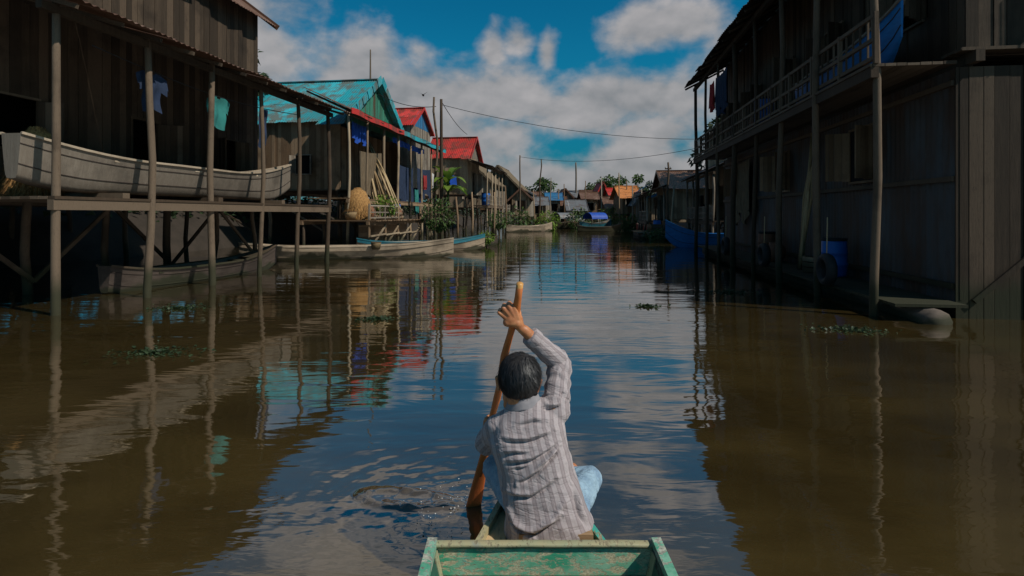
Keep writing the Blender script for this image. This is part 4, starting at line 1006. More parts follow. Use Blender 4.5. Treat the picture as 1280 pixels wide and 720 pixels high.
# denser band of shacks, greenery and stakes round the canal end
SH = 'weathered shacks crowding the canal end'
for px0, px1, Y, zt, rf_, wl_, rd_, zf_, lb in [
    (640, 662, 92, 5.9, 'rust_sheet', 'wood_tan', 'y', 1.8, 'tan shack with rusty roof just right of the thatched houses'),
    (662, 682, 98, 4.9, 'grey_sheet', 'wood_brown', 'x', 1.2, 'low brown shack with grey tin roof left of the hooked pole'),
    (686, 700, 108, 5.9, 'blue_sheet', 'wood_grey', 'x', 1.6, 'narrow grey shack with faded blue roof near the middle of the canal end'),
    (699, 714, 116, 6.8, 'rust_sheet', 'wood_tan', 'y', 2.0, 'tall tan shack behind the narrow blue roofed one'),
    (730, 746, 112, 6.2, 'rust_sheet', 'wood_brown', 'x', 1.8, 'brown shack between the white walled house and the red roof'),
    (764, 780, 112, 6.9, 'red_sheet', 'wood_tan', 'x', 2.4, 'tan shack with small red roof right of the big far red roof'),
    (796, 812, 88, 5.3, 'grey_sheet', 'wood_brown', 'y', 1.5, 'brown shack with grey roof between the orange roof and the blue curved roof'),
    (652, 674, 122, 6.6, 'rust_sheet', 'wood_tan', 'x', 2.2, 'tall tan shack behind the low brown grey roofed one'),
    (703, 722, 126, 6.9, 'grey_sheet', 'wood_tan', 'x', 2.4, 'tan gabled shack rising behind the grey roofed white house'),
    (729, 744, 130, 7.2, 'rust_sheet', 'wood_brown', 'x', 2.4, 'tall brown shack just left of the far red roof'),
    (783, 803, 118, 6.6, 'rust_sheet', 'wood_tan', 'y', 2.2, 'tan shack with rusty roof behind the orange roof')]:
    simple('floating_house', lb, px0, px1, Y, zt, rf_, wl_, rd_, zf_, group=SH, D=5, ze=zt - 1.2)
for i, (px, Y, r_, mt, lb) in enumerate([(648, 84, 1.5, 'leaf', 'round green bush in front of the tan rusty roofed shack'), (684, 90, 1.3, 'leaf_bright', 'bright bush left of the narrow blue roofed shack'), (724, 96, 1.5, 'leaf', 'green bush at the foot of the white walled house'), (760, 96, 1.6, 'leaf', 'dark green bush right of the blue canopied boat'), (786, 84, 1.1, 'leaf', 'wide green bush in front of the orange roofed house')]):
    bush('shrub', lb, V((px - 640) / F * Y * .72, Y * .72, 0), r_, mt, 500, .35, 70 + i, 'bushes around the canal end', hz=.9)
for i, (px, yt, Y, lb) in enumerate([(697, 236, 80, 'thin stake left of the middle pole'), (742, 240, 86, 'thin stake behind the blue canopied boat'), (768, 232, 76, 'tall thin stake right of the blue canopied boat'), (784, 226, 70, 'tall crooked stake in front of the orange roof'), (799, 238, 66, 'stake left of the blue curved roof')]):
    m_ = MB(); hh = CZ + (HZ - yt) / F * Y; m_.tube([V(0, 0, -1), V(.1, 0, hh * .4), V(rnd(-.2, .2), 0, hh)], [.1, .085, .06], 7); tag(m_.build('mooring_stake', 'wood_brown', loc=V((px - 640) / F * Y, Y, 0)), lb, 'stake', 'stakes standing in the far canal')
# things in and around the left boats
def basket(label, loc, r=.22, hgt=.2):
    root = empty('basket', loc, 0, label, 'basket'); b = MB(); b.lathe((0, 0, 0), [(.02, .01), (r * .75, 0), (r * .95, hgt * .6), (r, hgt), (r * .93, hgt), (r * .86, hgt * .55), (.02, .03)], 18); b.build('bowl', 'bamboo', root)
    q = MB(); q.tube([V(math.cos(a * .314) * r, math.sin(a * .314) * r, hgt) for a in range(21)], .014, 5); q.build('rim', 'wood_brown', root)
basket('round woven basket in the pale boat nearest on the left', W(470, 318, 22.2) * 1 + V(0, 0, .2), .2, .28)
basket('woven basket on the deck end of the jetty beside the railing', C(26.0, -11.6, 1.51), .32, .4)
stp = empty('ladder', C(33.2, -10.6, 0), -TH, 'wooden ladder leaning from the water up to the jetty deck', 'ladder'); l_ = MB()
for y in (-.25, .25): l_.beam(V(1.3, y, -.6), V(.35, y, 2.3), .06, .09)
l_.build('rail', 'wood_tan', stp)
for i in range(8): r_ = MB(); p = V(1.3, 0, -.6).lerp(V(.35, 0, 2.3), .12 + i * .11); r_.beam(p - V(0, .24, 0), p + V(0, .24, 0), .05, .05); r_.build('rung', 'wood_tan', stp)
def weed(label, loc, r, seed, n=330):
    rg = random.Random(seed); root = empty('water_weed', loc, 0, label, 'water weed', 'floating water weed'); m = MB()
    for i in range(n):
        a = rg.uniform(0, 6.28); rr = r * abs(rg.gauss(0, .55)); p = V(math.cos(a) * rr * 1.6, math.sin(a) * rr, 0.004); d = V(rg.gauss(0, 1), rg.gauss(0, 1), rg.uniform(.1, 1.2)); L = rg.uniform(.025, .075); leaf_quad(m, p, d, L, L * .42, None, .2, rg.random())
    m.build('leaves', 'leaf_dark', root)
for lb, x, y, r_ in [('patch of floating weed in the dark water on the left foreground', -4.6, 7.2, .35), ('smaller weed patch by the veranda posts on the left', -6.3, 10.6, .4), ('floating weed patch left of the rower on open water', -2.3, 9.5, .22), ('floating weed patch in the dark water on the right', 5.2, 8.6, .32), ('weed patch drifting near the walkway of the right house', 5.0, 12.8, .4), ('tiny weed tuft on the open water right of the rower', 2.6, 10.8, .16)]:
    weed(lb, V(x, y, 0), r_, int(r_ * 1000))

# working clutter on the near right house
def tyre(label, loc, rz):
    root = empty('tyre', loc, rz, label, 'tyre', 'tyres hung as fenders on the near right house'); t = MB(); n = 24
    secs = [[V(.115 * math.cos(2 * math.pi * q / 10) , (.26 + .085 * math.sin(2 * math.pi * q / 10)) * math.cos(2 * math.pi * k / n), (.26 + .085 * math.sin(2 * math.pi * q / 10)) * math.sin(2 * math.pi * k / n)) for q in range(10)] for k in range(n + 1)]
    t.rings(secs, .5, False); t.build('rubber_ring', 'rubber', root); r_ = MB(); r_.tube([V(0, 0, .2), V(.02, .01, 1.1)], .012, 5); r_.build('rope', 'bamboo', root)
for i, (s_, lb) in enumerate([(12.6, 'tyre fender nearest the camera on the right house'), (16.9, 'tyre fender in the middle of the right house front'), (21.5, 'tyre fender farthest along the right house front')]):
    tyre(lb, C(s_, 4.92, .62), -TH)
for i, (s_, mt, lb) in enumerate([(14.3, 'plastic_blue', 'blue barrel on the walkway of the near right house'), (19.4, 'clay', 'brown barrel on the walkway farther along the near right house')]):
    barrel(lb, C(s_, 5.75, .31), .28, .85, mt)
crate('slatted crate on the walkway beside the blue barrel', C(15.2, 5.75, .31), .3, .6, .45, .4); jar('clay water jar on the walkway beside the brown barrel', C(18.4, 5.7, .31), .3, .6)
cloth('fishing_net', 'fishing net hung to dry against the wall of the near right house', C(22.0, 5.9, 3.9), C(24.6, 5.9, 3.8), 2.2, 'thatch', 'net', None, 6)
bs_ = empty('bamboo_sheaf', C(16.2, 5.7, .31), -TH, 'bamboo poles leaning against the wall of the near right house', 'bamboo poles')
for i in range(8): m_ = MB(); m_.tube([V(rnd(-.15, .05), rnd(-.3, .3), 0), V(.22, rnd(-.3, .3) + .2, 1.9), V(.45, .3 + rnd(-.3, .4), 3.5 + rnd(-.4, .3))], [.04, .036, .026], 6); m_.build('bamboo_pole', 'bamboo', bs_)

for i, (s_, t_, mt, lb) in enumerate([(34.2, -12.6, 'clay', 'red brown barrel under the canopy behind the ladder'), (39.0, -12.4, 'plastic_blue', 'blue barrel on the porch below the red cloth')]):
    barrel(lb, C(s_, t_, 2.61), .34, 1.0, mt)
wp = empty('plank_screen', C(26.0, -11.2, 0), -TH, 'screen of rough tan planks closing the space below the jetty', 'screen'); q = MB(); board_wall(q, V(0, 0), V(0, 7.2), .25, 1.25, .24, horiz=True); q.build('planks', 'wood_brown', wp)

for i, (px, yt, Y, mt, lb) in enumerate([(688, 222, 78, 'wood_grey', 'grey upright pole left of the narrow blue roofed shack'), (706, 230, 74, 'wood_brown', 'brown upright pole in front of the tall tan shack'), (731, 226, 80, 'wood_brown', 'brown upright pole at the white walled house'), (752, 221, 72, 'wood_grey', 'grey upright pole in front of the far red roof'), (775, 216, 66, 'wood_brown', 'tall brown pole left of the orange roof'), (790, 232, 60, 'wood_grey', 'short grey pole right of the orange roof'), (803, 236, 56, 'wood_grey', 'grey post at the canal side of the blue curved roof'), (812, 240, 53, 'wood_tan', 'tan post in front of the blue curved roof'), (829, 236, 47, 'wood_grey', 'grey post just left of the forked pole'), (841, 232, 42, 'wood_tan', 'tan post right of the forked pole')]):
    m_ = MB(); hh = CZ + (HZ - yt) / F * Y; m_.tube([V(0, 0, -1), V(rnd(-.1, .1), 0, hh * .4), V(rnd(-.15, .15), 0, hh)], [.09, .08, .055], 7); tag(m_.build('mooring_pole', mt, loc=V((px - 640) / F * Y, Y, 0)), lb, 'pole', 'upright poles in the far water')
# ------------------------------------------------------------------ THE PADDLED BOAT (camera stands in it)
BX = 0.124
wood('wood_seat', (0.20, 0.12, 0.06), (0.34, 0.22, 0.12), stretch=(0.6, 7, 7), tide=False)
def peel_paint(name, paint, paint2, under, amount=0.5, stretch=(2.2, 2.2, 7)):
    m, h, b = new_mat(name)
    v = coords(h, stretch); v0 = coords(h)
    n1 = h.noise(v, 4.0, 7, 0.68, 0.6); n2 = h.noise(v0, 7.0, 5, 0.6); n3 = h.noise(v, 22.0, 4, 0.6); n4 = h.noise(v0, 3.0, 3)
    c = h.mix(h.smooth(n2, 0.35, 0.65), paint, paint2)
    c = h.mix(h.smooth(n4, 0.60, 0.66, 0, 0.55), c, (0.03, 0.12, 0.24))
    wood_ = h.mix(h.smooth(n3, 0.35, 0.65), under, tuple(x * 0.45 for x in under))
    chips = h.smooth(h.m('ADD', n1, h.m('MULTIPLY', h.m('SUBTRACT', n3, 0.5), 0.5)), 0.47 + 0.15 * (1 - amount) , 0.52 + 0.15 * (1 - amount))
    c = h.mix(chips, c, wood_)
    c = h.mix(h.smooth(n3, 0.60, 0.72, 0, 0.7), c, tuple(x * 0.25 for x in paint))
    setb(h, b, Base_Color=c, Roughness=h.mix(chips, (0.5,) * 3, (0.85,) * 3))
    bump(h, b, h.m('ADD', h.m('MULTIPLY', chips, -0.5), h.m('MULTIPLY', n3, 0.4)), 0.5, 0.004)
    MATS[name] = m
peel_paint('green_peeling', (0.05, 0.33, 0.18), (0.27, 0.50, 0.33), (0.66, 0.58, 0.36), 0.95, (4, 4, 11))
peel_paint('green_outer', (0.05, 0.27, 0.16), (0.22, 0.42, 0.30), (0.48, 0.47, 0.38), 0.8, (3, 3, 6))
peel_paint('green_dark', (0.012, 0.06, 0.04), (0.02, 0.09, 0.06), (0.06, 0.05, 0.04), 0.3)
peel_paint('rail_wood', (0.36, 0.31, 0.17), (0.28, 0.30, 0.18), (0.44, 0.37, 0.22), 0.6, (6, 2, 6))
peel_paint('teal_edge', (0.03, 0.28, 0.22), (0.05, 0.36, 0.28), (0.36, 0.30, 0.18), 0.35, (6, 2, 6))
hull_root = empty('paddled_boat', V(BX, 0.5, 0), 0, 'green peeling wooden boat in the foreground that the man paddles from its bow', 'boat')
def HW(Y):      # half width of the gunwale at world Y
    if Y <= 2.15: return 0.437 - 0.05 * max(0, (0.2 - Y) / 3.0) ** 2
    v = (Y - 2.15) / 1.35
    return max(0.022, 0.352 * (1 - v) ** 1.12)
def GZ(Y): return 0.515 if Y <= 2.15 else 0.345 + 0.05 * ((Y - 2.15) / 1.35) ** 2
def loc_(x, y, z): return V(x, y - 0.5, z)
# rear hull (behind the bulkhead, open well)
ys = [-2.6 + 0.19 * i for i in range(26)]; ys[-1] = 2.15
def prof_r(Y, inset):
    hw = HW(Y) - inset; zt = 0.515; zb = -0.14 + inset; bw = 0.27 - inset * 0.6
    if Y < -2.0: hw *= 0.9
    return [loc_(-hw, Y, zt), loc_(-(hw * 0.55 + bw * 0.45), Y, 0.24), loc_(-bw, Y, zb + 0.03), loc_(-bw * 0.6, Y, zb), loc_(0, Y, zb), loc_(bw * 0.6, Y, zb), loc_(bw, Y, zb + 0.03), loc_(hw * 0.55 + bw * 0.45, Y, 0.24), loc_(hw, Y, zt)]
m_ = MB(); out_ = [prof_r(Y, 0) for Y in ys]; m_.grid(out_, 0.3); m_.raw(out_[0], [tuple(range(9))], .3); m_.build('hull', 'green_outer', hull_root)
m_ = MB(); in_ = [prof_r(Y, 0.022) for Y in ys]; m_.grid(in_, 0.6); m_.build('inner_hull', 'green_dark', hull_root)
for sg in (-1, 1):
    g = MB()
    for a, b in zip(ys[:-1], ys[1:]): g.beam(loc_(sg * (HW(a) - 0.008), a, 0.525), loc_(sg * (HW(b) - 0.008), b, 0.525), 0.036, 0.030, 0.4)
    g.build('gunwale', 'green_outer', hull_root)
    r_ = MB(); r_.beam(loc_(sg * 0.424, 2.105, 0.50), loc_(sg * 0.372, 2.105, 0.26), 0.034, 0.05, 0.5, (0, 1, 0)); r_.beam(loc_(sg * 0.372, 2.105, 0.262), loc_(sg * 0.285, 2.105, -0.08), 0.026, 0.045, 0.5, (0, 1, 0)); r_.build('rib', 'rail_wood', hull_root)
bk = MB()
zz = [0.505, 0.40, 0.285, 0.165, 0.04, -0.09]
for i in range(5):
    def hwz(z): return 0.25 + 0.185 * max(0, min(1, (z + 0.1) / 0.6)) ** 0.8
    za, zb = zz[i + 1] + 0.004, zz[i]
    vs = []
    for y in (2.135 + rnd(-.003, .003), 2.165):
        for z in (za, zb): vs += [loc_(-hwz(z), y, z), loc_(hwz(z), y, z)]
    bk.raw(vs, [(0, 1, 3, 2), (4, 6, 7, 5), (0, 2, 6, 4), (1, 5, 7, 3), (2, 3, 7, 6), (0, 4, 5, 1)], random.random())
bk.build('bulkhead', 'green_peeling', hull_root)
cp = MB(); N_ = 24
P1 = []
for i in range(N_ + 1):
    x = -0.452 + 0.904 * i / N_; dz = 0.0025 * mnoise.noise(V(x * 9, 1, 2)); dy = 0.003 * mnoise.noise(V(x * 7, 4, 2))
    P1.append([loc_(x, 2.126 + dy, 0.512 + dz), loc_(x, 2.126 + dy, 0.523 + dz), loc_(x, 2.131 + dy, 0.527 + dz), loc_(x, 2.156, 0.527 + dz), loc_(x, 2.160, 0.523), loc_(x, 2.160, 0.512)])
cp.rings(P1, 0.5); cp.build('top_rail', 'rail_wood', hull_root)
# bow: decked, narrow
yb = [2.168 + (3.5 - 2.168) * i / 22 for i in range(23)]
def prof_b(Y):
    hw = HW(Y); zt = GZ(Y); v = (Y - 2.15) / 1.35; zb = -0.12 + 0.32 * v ** 2.4; bw = max(0.01, hw * 0.55)
    return [loc_(-hw, Y, zt), loc_(-(hw * .6 + bw * .4), Y, zb + (zt - zb) * .45), loc_(-bw, Y, zb + 0.02), loc_(0, Y, zb), loc_(bw, Y, zb + 0.02), loc_(hw * .6 + bw * .4, Y, zb + (zt - zb) * .45), loc_(hw, Y, zt)]
m_ = MB(); ob = [prof_b(Y) for Y in yb]; m_.grid(ob, .3); m_.raw(ob[-1], [tuple(range(7))], .3); m_.build('bow_hull', 'green_outer', hull_root)
dkb = MB(); nb = 5
for i in range(nb):
    u0, u1 = -1 + 2 * i / nb + 0.012, -1 + 2 * (i + 1) / nb - 0.012; off = rnd(-.002, .002)
    dkb.grid([[loc_(u * (HW(Y) - 0.006), Y, GZ(Y) - 0.012 + off) for Y in yb] for u in (u0, u1)], random.random(), False)
dkb.build('bow_deck', 'deck_tan', hull_root)
for sg in (-1, 1):
    g = MB()
    for a, b in zip(yb[:-1], yb[1:]): g.beam(loc_(sg * HW(a), a, GZ(a)), loc_(sg * HW(b), b, GZ(b)), 0.026, 0.036, .4)
    g.build('bow_rail', 'teal_edge' if sg > 0 else 'rail_wood', hull_root)

plain('foam', (0.55, 0.54, 0.52), (0.35, 0.35, 0.34), 5, 0.3)
sb = MB()
for i in range(3): sb.box(0.03 - BX + .0 , 0.355 - BX, 2.44 - .5 + i * .1, 2.535 - .5 + i * .1, 0.352, 0.384)
sb.build('seat_board', 'wood_seat', hull_root)
# ------------------------------------------------------------------ THE MAN
def remesh(mb, name, mat, voxel, smooth_it=4, factor=0.5, parent=None, keep=False):
    o = mb.build(name + '_raw', mat)
    md = o.modifiers.new('r', 'REMESH'); md.mode = 'VOXEL'; md.voxel_size = voxel; md.use_smooth_shade = True
    if smooth_it: s_ = o.modifiers.new('s', 'SMOOTH'); s_.factor = factor; s_.iterations = smooth_it
    dg = bpy.context.evaluated_depsgraph_get(); me = bpy.data.meshes.new_from_object(o.evaluated_get(dg))
    old = o.data; bpy.data.objects.remove(o); bpy.data.meshes.remove(old)
    me.name = name
    if not len(me.materials): me.materials.append(MATS[mat])
    n = bpy.data.objects.new(name, me); col.objects.link(n); n.parent = parent
    me.polygons.foreach_set('use_smooth', [True] * len(me.polygons))
    return n
def cap(mb, a, b, ra, rb, n=16, flat=None):      # rounded tapered capsule
    a, b = Vector(a), Vector(b); d = (b - a).normalized(); pts = []; rs = []
    for k in range(1, 6): th_ = math.pi / 2 * k / 5; pts.append(a - d * ra * math.cos(th_)); rs.append(ra * math.sin(th_))
    for k in range(1, 7): pts.append(a.lerp(b, k / 7)); rs.append(ra + (rb - ra) * k / 7)
    for k in range(0, 5): th_ = math.pi / 2 * k / 5; pts.append(b + d * rb * math.sin(th_)); rs.append(rb * math.cos(th_))
    mb.tube(pts, rs, n)
def chain(mb, pts, rs, n=14):
    for i in range(len(pts) - 1): cap(mb, pts[i], pts[i + 1], rs[i], rs[i + 1], n)
# skin, hair, cloth materials
def skin_mat():
    m, h, b = new_mat('skin'); v = coords(h); n1 = h.noise(v, 30, 4); n2 = h.noise(v, 7, 3)
    c = h.mix(h.smooth(n1, 0.35, 0.65), (0.38, 0.135, 0.050), (0.48, 0.20, 0.08)); c = h.mix(h.smooth(n2, .4, .7, 0, .5), c, (0.28, 0.095, 0.04))
    setb(h, b, Base_Color=c, Roughness=0.5); b.inputs['Subsurface Weight'].default_value = 0.08; b.inputs['Subsurface Radius'].default_value = (0.02, 0.008, 0.004)
    bump(h, b, n1, .15, .002); MATS['skin'] = m
skin_mat()
plain('hair', (0.011, 0.010, 0.010), (0.030, 0.028, 0.028), 40, 0.5, 0.1, (1, 1, 1), 0.4)
plain('eye_white', (0.7, 0.7, 0.68), None, 3, .2)
def shirt_mat():
    m, h, b = new_mat('shirt_stripes')
    a = h.n('ShaderNodeAttribute', attribute_name='stripe', out=2); v = coords(h); n0 = h.noise(v, 9, 3)
    x = h.m('ADD', a, h.m('MULTIPLY', h.m('SUBTRACT', n0, .5), .012))
    t = h.m('FRACT', h.m('MULTIPLY', x, 1 / 0.0410))
    s1 = h.ramp(t, [(0, .45), (0.05, 1), (0.10, 0.62), (0.34, 0.55), (0.40, 1), (0.46, 0.5), (0.52, 0.10), (0.72, 0.0), (0.76, .35), (0.80, 0.02), (0.95, .1)])
    wv = h.noise(h.n('ShaderNodeMapping', {0: coords(h), 3: (1, 1, 1)}), 160, 3)
    c = h.mix(s1, (0.375, 0.325, 0.325), (0.19, 0.15, 0.153)); c = h.mix(h.m('MULTIPLY', h.m('SUBTRACT', wv, .35), .7, None, True), c, (0.22, .19, .19))
    c = h.mix(h.smooth(h.noise(v, 5, 4), .5, .75, 0, .3), c, (0.24, .2, .2))
    setb(h, b, Base_Color=c, Roughness=.85); b.inputs['Specular IOR Level'].default_value = .2; b.inputs['Sheen Weight'].default_value = .15
    cr = h.noise(h.n('ShaderNodeMapping', {0: coords(h), 2: (0, R(18), 0), 3: (7, 7, 20)}), 1.0, 4, .5, 1.0)
    crs = h.m('ABSOLUTE', h.m('SUBTRACT', cr, .5)); hh = h.m('ADD', h.m('MULTIPLY', h.smooth(crs, 0.0, .09), 1.0), h.m('MULTIPLY', wv, .12))
    bump(h, b, hh, .38, .006); MATS['shirt'] = m
shirt_mat()
def jean_mat(name, c1, c2):
    m, h, b = new_mat(name); v = coords(h); n1 = h.noise(v, 11, 4); n2 = h.noise(h.n('ShaderNodeMapping', {0: v, 3: (1, 1, 1)}), 220, 2)
    c = h.mix(h.smooth(n1, .35, .7), c1, c2); c = h.mix(h.m('MULTIPLY', n2, .4), c, (.45, .52, .58)); setb(h, b, Base_Color=c, Roughness=.85); b.inputs['Specular IOR Level'].default_value = .2
    cr = h.m('ABSOLUTE', h.m('SUBTRACT', h.noise(v, 16, 4, .6, 1.0), .5)); bump(h, b, h.m('ADD', h.smooth(cr, 0, .1), h.m('MULTIPLY', n2, .15)), .6, .008); MATS[name] = m
jean_mat('jeans', (0.24, 0.37, 0.46), (0.10, 0.19, 0.29))
plain('collar_cloth', (0.27, 0.25, 0.26), (0.19, 0.18, 0.19), 20, .85, .2)
def paddle_mat():
    m, h, b = new_mat('paddle_wood'); v = coords(h, (10, 10, 1.2)); n1 = h.noise(v, 3, 5, .6, .5)
    tcn = h.nt.nodes.new('ShaderNodeTexCoord'); sp = h.n('ShaderNodeSeparateXYZ', {0: tcn.outputs['Object']}, 2)
    c = h.mix(n1, (0.60, 0.19, 0.045), (0.40, 0.10, 0.022)); c = h.mix(h.smooth(h.m('ADD', sp, h.m('MULTIPLY', n1, .3)), 0.25, 0.62), (0.60, 0.15, 0.04), c)
    c = h.mix(h.smooth(sp, 1.612, 1.622), c, (0.55, 0.27, 0.07)); setb(h, b, Base_Color=c, Roughness=.42); bump(h, b, n1, .3, .004); MATS['paddle_wood'] = m
paddle_mat()
# paddle
PT = V(0.042, 2.70, 1.444); PE = PADDLE_IN.copy()
pdir = (PE - PT).normalized(); PL = (PE - PT).length
prt = empty('paddle', PE, 0, 'long red brown wooden paddle held upright by the man, blade in the water', 'paddle')
Z_ = -pdir; X_ = V(1, 0.25, 0); X_ = (X_ - Z_ * X_.dot(Z_)).normalized(); Y_ = Z_.cross(X_)
prt.rotation_euler = Matrix((X_, Y_, Z_)).transposed().to_euler()
sh = MB(); k = 18; sh.tube([V(0.006 * math.sin(i * .9), 0.005 * math.cos(i * .7), 0.28 + (PL - 0.28) * i / k) for i in range(k + 1)], [0.0185 + 0.002 * math.sin(i * 1.7) for i in range(k + 1)], 12); sh.build('shaft', 'paddle_wood', prt)
bl = MB(); secs = []
for i in range(20):
    v = i / 19; z = -0.42 + 0.95 * v; ww = (0.050 * min(1, (v / 0.10)) ** .5) * (1 - 0.60 * max(0, (v - .35) / .65) ** 1.3) + 0.0; ww = max(ww, .019 if v > .9 else .01); tt = 0.009 + 0.010 * max(0, (v - .6) / .4)
    secs.append([V(math.cos(2 * math.pi * q / 16) * ww, math.sin(2 * math.pi * q / 16) * tt, z) for q in range(16)])
bl.rings(secs); bl.build('blade', 'paddle_wood', prt)

man = empty('person', V(0.15, 2.58, 0.34), 0, 'man seen from behind in striped shirt and light blue jeans, paddling from the bow', 'person')
inv = Matrix.Translation(-man.location)
class LMB(MB):      # world-space modelling, stored relative to the man's base
    def build(s, name, mat, parent=None, loc=None):
        s.v = [tuple(Vector(p) - man.location) for p in s.v]
        return MB.build(s, name, mat, parent, loc)
SL, SR = V(-0.062, 2.665, 0.765), V(0.205, 2.68, 0.835)
ELB, ERB = V(-0.135, 2.87, 0.605), V(0.245, 2.845, 1.018)
aP = -pdir
HR = PT.lerp(PE, 0.112); HL = PT.lerp(PE, 0.574)
WRI = V(0.062, 2.775, 1.205); WLI = V(-0.105, 3.035, 0.60)
body = LMB()
def torso(mb, grow=0.0, hem=False, n=28):
    T = [(0.315, .168, 2.565, .205, .145), (0.42, .162, 2.565, .188, .135), (0.55, .125, 2.588, .172, .118), (0.66, .090, 2.618, .172, .118), (0.75, .070, 2.642, .178, .110), (0.815, .062, 2.660, .150, .096), (0.865, .057, 2.672, .095, .075), (0.90, .054, 2.680, .062, .060)]
    if hem: T = T[:-1] + [(0.885, .056, 2.676, .066, .062)]
    secs = []
    for z, cx, cy, rx, ry in T:
        rx += grow; ry += grow; tl = 0.20 * max(0, min(1, (z - .45) / .3))
        ring = []
        for q in range(n):
            a = 2 * math.pi * q / n; ca, sa = math.cos(a), math.sin(a)
            x = math.copysign(abs(ca) ** 0.82, ca) * rx; y = math.copysign(abs(sa) ** 0.9, sa) * ry
            ring.append(V(cx + x, cy + y, z + x * tl + (hem and z < .33) * .085 * max(0, (x - .03) / .2) ** 1.2))
        secs.append(ring)
    mb.rings(secs, .5)
torso(body, -0.02)
# neck + head
Hc = V(0.030, 2.705, 0.958)
hm = Matrix.Rotation(R(4), 3, 'Y') @ Matrix.Rotation(R(-16), 3, 'X') @ Matrix.Rotation(R(10), 3, 'Z')
hm = hm @ Matrix.Scale(1.13, 3)
def HD(x, y, z): return Hc + hm @ V(x, y, z)
cap(body, V(0.055, 2.672, 0.83), HD(0, -0.022, -0.055), 0.060, 0.055)
body.ball(HD(0, -0.012, 0.022), 0.076, 0.094, 0.098, 14, hm)
body.ball(HD(0, 0.030, -0.045), 0.058, 0.060, 0.070, 12, hm)
cap(body, HD(0.028, 0.045, -0.085), HD(-0.028, 0.045, -0.085), 0.026, 0.026)
cap(body, HD(0, 0.086, 0.010), HD(0, 0.106, -0.028), 0.008, 0.014)
for sg in (-1, 1):
    cap(body, HD(sg * 0.012, 0.098, -0.033), HD(sg * 0.013, 0.094, -0.035), 0.009, 0.008)
    cap(body, HD(sg * 0.018, 0.083, 0.024), HD(sg * 0.050, 0.070, 0.022), 0.010, 0.009)
    cap(body, HD(sg * 0.045, 0.066, -0.022), HD(sg * 0.055, 0.04, -0.02), 0.018, 0.016)
    cap(body, HD(sg * 0.076, 0.004, 0.006), HD(sg * 0.094, -0.008, 0.022), 0.011, 0.012)
    cap(body, HD(sg * 0.094, -0.008, 0.022), HD(sg * 0.084, 0.004, -0.026), 0.011, 0.009)
cap(body, HD(-0.020, 0.090, -0.058), HD(0.020, 0.090, -0.058), 0.0075, 0.0075); cap(body, HD(-0.017, 0.088, -0.068), HD(0.017, 0.088, -0.068), 0.008, 0.008)
# arms
chain(body, [SR, ERB, WRI], [0.050, 0.040, 0.027]); chain(body, [SL, ELB, WLI], [0.050, 0.040, 0.027])
# legs: cross-legged on the bow deck, knees out over the rails
HPL, HPR = V(0.075, 2.60, 0.40), V(0.255, 2.60, 0.40); KNL, KNR = V(-0.085, 2.95, 0.445), V(0.405, 2.93, 0.40)
ANL, ANR = V(0.235, 3.00, 0.425), V(0.085, 2.92, 0.415)
chain(body, [HPL, KNL, ANL], [0.085, 0.055, 0.035]); chain(body, [HPR, KNR, ANR], [0.085, 0.055, 0.035])
for A_, d_ in ((ANL, V(0.85, .35, -.05)), (ANR, V(-0.85, .35, -.05))):
    d_.normalize(); cap(body, A_ - d_ * .03 + V(0, 0, -.012), A_ + d_ * .10 + V(0, 0, -.018), .033, .030)
    for q in range(5): o_ = d_.cross(V(0, 0, 1)) * (0.024 - .012 * q); cap(body, A_ + d_ * .11 + o_ + V(0, 0, -.02), A_ + d_ * (.150 - .006 * abs(q - 1)) + o_ + V(0, 0, -.023), .0105, .009, 8)
def hand(mb, Hp, Wp, axis, flip):
    e1 = (Wp - Hp); e1 = (e1 - axis * e1.dot(axis)).normalized(); e2 = axis.cross(e1) * flip
    # e2 points to the side where the back of the hand shows (towards the viewer)
    Rr = 0.029
    def pt(a, off, rr=Rr): return Hp + axis * off + e1 * (math.cos(a) * rr) + e2 * (math.sin(a) * rr)
    for q in range(4):
        off = 0.032 - 0.0215 * q; rr = Rr + (0.001, 0.002, 0.001, 0.0)[q]; end = (R(292), R(305), R(296), R(275))[q]; rad = (.0098, .0102, .0098, .0086)[q]
        n_ = 9; ps = []
        for i in range(n_ + 1):
            a = R(38) + (end - R(38)) * i / n_; b = pt(a, off - 0.002 * i / n_, rr + (0.005 if i in (2, 6) else 0))
            ps.append(b)
        rs_ = [rad * (1.08 if i in (2, 6) else 1.0) * (1 - .12 * i / n_) for i in range(n_ + 1)]
        chain(mb, ps, rs_, 10)
        kn = pt(R(38), off, rr); base = Wp.lerp(Hp + axis * off * .5, 0.45); chain(mb, [base, kn], [.016, .0125], 10)
    mb.ball(Hp.lerp(Wp, 0.48) + e2 * 0.010, .030, .030, .030, 10)
    chain(mb, [Wp, Hp.lerp(Wp, .5) + e2 * .006], [.026, .030], 12)
    th = [Wp.lerp(Hp, .30) + axis * .018 - e2 * .008, pt(R(-22), .050, .043), pt(R(-75), .052, .032), pt(R(-118), .044, .029)]
    chain(mb, th, [.0155, .0125, .011, .0095], 10)
e2test = lambda Hp, Wp: aP.cross((Wp - Hp) - aP * (Wp - Hp).dot(aP))
hand(body, HL, WLI, aP, -1 if e2test(HL, WLI).y > 0 else 1)
WH_ = W(652, 411, 2.768)
KN = [W(642.5, 384.5, 2.752), W(635.5, 382.5, 2.748), W(629, 385, 2.748), W(624, 391, 2.752)]
